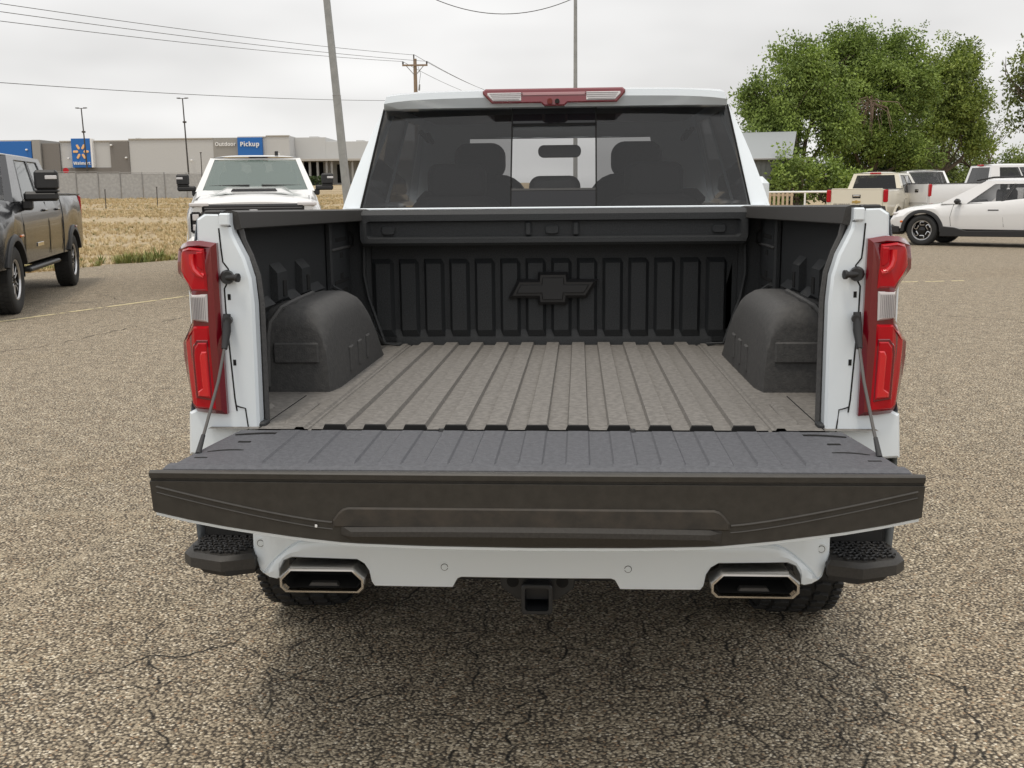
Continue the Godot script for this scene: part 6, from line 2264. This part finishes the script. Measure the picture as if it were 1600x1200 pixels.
# ---------------------------------------------------------------- parked vehicles
func build_parked_vehicles() -> void:
	var bk := make_pickup("parked_pickup", "black heavy duty pickup with tow mirrors cut by the left edge", "truck", Vector3(-9.30, 0, -14.55), deg_to_rad(-163.7), {"paint": mats.black_paint, "big": 1.10, "belt": 1.42, "hood": 1.42, "wheelbase": 4.4, "wheel": 0.435, "hw": 1.03, "tow": true, "front_glass": mats.sky_toned_glass, "rear_glass": mats.sky_toned_glass, "flare": mats.trim_black, "step": mats.trim_black, "handle": mats.black_paint, "cab_len": 3.3, "cab_rear": -0.86, "lift": 0.04}, "parked pickups")
	for s in [-1.0, 1.0]:
		part(bk, "door_badge", MB.new(30).box(Vector3(s * 1.008, 0.82, -2.75), Vector3(0.012, 0.055, 0.42), 0.004), mats.chrome)
		part(bk, "fuel_cap", MB.new(30).box(Vector3(s * 1.016, 1.14, 0.65), Vector3(0.006, 0.14, 0.14), 0.003), mats.black_paint)
		part(bk, "fender_marker", MB.new(30).box(Vector3(s * 1.052, 0.985, -4.15), Vector3(0.03, 0.03, 0.16), 0.008), mats.lens_amber)
		part(bk, "fender_marker", MB.new(30).box(Vector3(s * 1.052, 0.985, 0.05), Vector3(0.03, 0.03, 0.10), 0.008), mats.lens_pink)
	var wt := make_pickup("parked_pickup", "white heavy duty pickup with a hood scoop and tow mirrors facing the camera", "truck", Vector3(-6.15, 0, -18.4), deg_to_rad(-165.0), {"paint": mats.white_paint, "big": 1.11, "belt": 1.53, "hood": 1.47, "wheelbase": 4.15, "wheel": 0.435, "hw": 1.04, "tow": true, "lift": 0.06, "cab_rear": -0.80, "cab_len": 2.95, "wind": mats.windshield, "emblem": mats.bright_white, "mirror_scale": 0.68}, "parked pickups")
	var zf := -4.15 - 0.98
	var hy := 1.47
	var sc := group_node(wt, "hood_scoop")
	part(sc, "bulge", MB.new(45).loft([[Vector3(-0.60, hy - 0.01, zf + 0.40), Vector3(-0.42, hy + 0.022, zf + 0.40), Vector3(0.42, hy + 0.022, zf + 0.40), Vector3(0.60, hy - 0.01, zf + 0.40)], [Vector3(-0.60, hy + 0.01, zf + 0.72), Vector3(-0.44, hy + 0.055, zf + 0.72), Vector3(0.44, hy + 0.055, zf + 0.72), Vector3(0.60, hy + 0.01, zf + 0.72)], [Vector3(-0.58, hy + 0.03, zf + 0.80), Vector3(-0.42, hy + 0.10, zf + 0.80), Vector3(0.42, hy + 0.10, zf + 0.80), Vector3(0.58, hy + 0.03, zf + 0.80)], [Vector3(-0.62, hy + 0.05, zf + 1.6), Vector3(-0.46, hy + 0.14, zf + 1.6), Vector3(0.46, hy + 0.14, zf + 1.6), Vector3(0.62, hy + 0.05, zf + 1.6)]]), mats.white_paint)
	part(sc, "intake", MB.new(30).prism(pv([-0.37, 0.0, -0.33, 0.055, 0.33, 0.055, 0.37, 0.0]), 0.0, 0.05, 0.01).each(func(p): return Vector3(p.x, hy + 0.048 + p.y, zf + 0.765 - p.z + p.y * 0.5)), mats.gloss_black)
	for s in [-1.0, 1.0]:
		part(wt, "hood_gap", MB.new(20).tube([Vector3(s * 0.84, hy - 0.055, zf + 0.14), Vector3(s * 0.85, hy - 0.02, zf + 0.9), Vector3(s * 0.87, hy + 0.02, zf + 1.6)], 0.006, 5), mats.gap)
		part(wt, "wiper", MB.new(20).tube([Vector3(s * 0.1, hy + 0.16, zf + 1.62), Vector3(s * 0.75, hy + 0.15, zf + 1.68)], 0.012, 5), mats.trim_black)
	part(wt, "camera_pod", MB.new(30).box(Vector3(0, 2.03, zf + 2.32), Vector3(0.24, 0.14, 0.08), 0.03), mats.trim_black)
	part(wt, "roof_antenna", MB.new(30).prism(pv([0, 0, 0.18, 0, 0.04, 0.08, 0, 0.08]), -0.03, 0.03, 0.008).each(func(p): return Vector3(-0.35 + p.z, 2.14 + p.y, zf + 2.75 + p.x)), mats.trim_black)
	var cr := make_pickup("parked_pickup", "cream pickup seen from behind with red tail lights below the big trees", "truck", Vector3(9.45, 0, -33.2), deg_to_rad(-30.0), {"paint": mats.cream_paint, "big": 1.0, "wheelbase": 3.65, "wheel": 0.40, "hw": 1.0, "cab_len": 2.6, "gate_trim": mats.cream_paint, "lift": 0.08, "bumper": mats.cream_paint, "emblem": mats.gloss_black}, "parked pickups")
	part(cr, "gate_badge", MB.new(25).prism(pv([-0.12, 0.03, -0.04, 0.03, -0.04, 0.05, 0.04, 0.05, 0.04, 0.03, 0.14, 0.03, 0.12, -0.03, 0.04, -0.03, 0.04, -0.05, -0.04, -0.05, -0.04, -0.03, -0.14, -0.03]), 0.0, 0.02, 0.004).each(func(p): return p + Vector3(0, 1.02, 1.22)), mats.gold)
	var lt := part(cr, "gate_letters", lettering("SILVERADO", 0.10, 0.01), mats.dull_metal)
	lt.position = Vector3(-0.45, 0.93, 1.225)
	make_pickup("parked_pickup", "white pickup parked sideways behind the small white pickup, its bed to the left", "truck", Vector3(12.3, 0, -33.6), deg_to_rad(-84.0), {"paint": mats.bright_white, "big": 1.12, "wheelbase": 4.0, "wheel": 0.42, "hw": 1.02, "lift": 0.07}, "parked pickups")
	make_pickup("parked_pickup", "white pickup facing the camera, half hidden behind the cream pickup", "truck", Vector3(14.6, 0, -45.5), deg_to_rad(172.0), {"paint": mats.bright_white, "big": 1.10, "wheelbase": 3.9, "wheel": 0.41, "hw": 1.0, "lift": 0.07}, "parked pickups")
	small_pickup()


func small_pickup() -> void:
	# car-based pickup, nose to -z, front axle at z = 0
	var t := thing("compact_pickup", "small white crossover pickup with black wheel arches, nose to the left", "truck", Vector3(9.42, 0, -26.25), 0.0, "")
	var f := Vector3(-0.80, 0, -0.60)
	t.rotation.y = atan2(-f.x, -f.z)
	var m: Material = mats.bright_white
	var R := 0.385
	var st := [
		[3.95, 1.10, 1.10, 0.90, 0.86, 0.72], [3.2, 1.15, 1.15, 0.95, 0.88, 0.72], [2.6, 1.18, 1.18, 0.955, 0.88, 0.72],
		[2.58, 1.18, 1.18, 0.955, 0.88, 0.0], [1.9, 1.10, 1.12, 0.955, 0.89, 0.0], [0.75, 1.04, 1.07, 0.95, 0.88, 0.0],
		[0.35, 1.02, 1.10, 0.95, 0.86, 0.0], [0.0, 0.985, 1.06, 0.955, 0.83, 0.0], [-0.45, 0.92, 1.0, 0.94, 0.79, 0.0], [-0.72, 0.84, 0.92, 0.90, 0.76, 0.0], [-0.86, 0.72, 0.80, 0.82, 0.70, 0.0]]
	part(t, "body", body_shell(st, 0.42, [0.0, 3.0], R + 0.075, R, 0.08), m)
	add_cab(t, {"zf0": 0.42, "zf1": 1.42, "zr1": 2.75, "zr0": 3.05, "hb": 0.885, "hr": 0.66, "yb": 1.05, "yr": 1.60, "crown": 0.075, "side": [[0.25, 0.535, 0.03, 0.86], [0.57, 0.84, 0.08, 0.86]], "black_pillar": [0.535, 0.57], "seats": [[1.75, [-0.38, 0.38]], [2.6, [-0.4, 0.4]]]}, m, mats.clear_glass, mats.tint_light)
	part(t, "underbody", MB.new(20).box(Vector3(0, 0.40, 1.5), Vector3(1.3, 0.2, 4.0)), mats.under_black)
	for s in [-1.0, 1.0]:
		for zw in [0.0, 3.0]:
			add_wheel(t, Vector3(s * 0.83, R, zw), s, "suv", R, 0.245, 0.255, mats.alloy, mats.gloss_black)
			part(t, "arch_cladding", arch_flare(zw, R, R + 0.075, 0.94, s, 0.085, 0.03, 0.36), mats.trim_black)
			part(t, "wheel_well", half_well(R + 0.10, s * 0.72, R, zw), mats.gap)
		part(t, "sill_cladding", MB.new(30).prism(pv([0.46, 0.50, 0.80, 0.47, 1.10, 0.39, 2.55, 0.42, 2.55, 0.26, 0.46, 0.24]), 0.0, 0.06, 0.012).each(func(p): return Vector3(s * (0.905 + p.z), p.y, p.x)), mats.trim_black)
		part(t, "bumper_cladding", MB.new(30).box(Vector3(s * 0.70, 0.40, -0.70), Vector3(0.42, 0.26, 0.32), 0.06), mats.trim_black)
		part(t, "roof_rail", MB.new(40).tube([Vector3(s * 0.64, 1.62, 1.2), Vector3(s * 0.645, 1.69, 1.6), Vector3(s * 0.645, 1.70, 2.5), Vector3(s * 0.64, 1.64, 2.9)], 0.022, 8), mats.trim_black)
		for z in [0.72, 1.98, 2.95]:
			part(t, "door_gap", seam([Vector3(s * 0.945, 0.50, z), Vector3(s * 0.951, 0.72, z - 0.03), Vector3(s * 0.947, 0.86, z + 0.0), Vector3(s * 0.886, 1.04, z + 0.03)], 0.0), mats.gap)
		for z in [1.72, 2.75]:
			part(t, "door_handle", MB.new(35).box(Vector3(s * 0.935, 0.90, z), Vector3(0.05, 0.03, 0.26), 0.012), mats.trim_black)
		var mr := group_node(t, "mirror")
		part(mr, "arm", MB.new(35).box(Vector3(s * 0.93, 1.06, 0.90), Vector3(0.12, 0.04, 0.08), 0.015), mats.trim_black)
		part(mr, "housing", MB.new(35).box(Vector3(s * 1.03, 1.11, 0.88), Vector3(0.2, 0.14, 0.14), 0.05), mats.trim_black)
		part(t, "headlight", MB.new(35).box(Vector3(s * 0.72, 0.80, -0.72), Vector3(0.26, 0.08, 0.16), 0.03), mats.lens_clear)
		part(t, "side_marker", MB.new(30).box(Vector3(s * 0.925, 0.60, -0.52), Vector3(0.03, 0.05, 0.10), 0.01), mats.lens_amber)
		part(t, "tail_light", MB.new(35).box(Vector3(s * 0.80, 0.98, 3.93), Vector3(0.14, 0.22, 0.08), 0.03), mats.lens_red)


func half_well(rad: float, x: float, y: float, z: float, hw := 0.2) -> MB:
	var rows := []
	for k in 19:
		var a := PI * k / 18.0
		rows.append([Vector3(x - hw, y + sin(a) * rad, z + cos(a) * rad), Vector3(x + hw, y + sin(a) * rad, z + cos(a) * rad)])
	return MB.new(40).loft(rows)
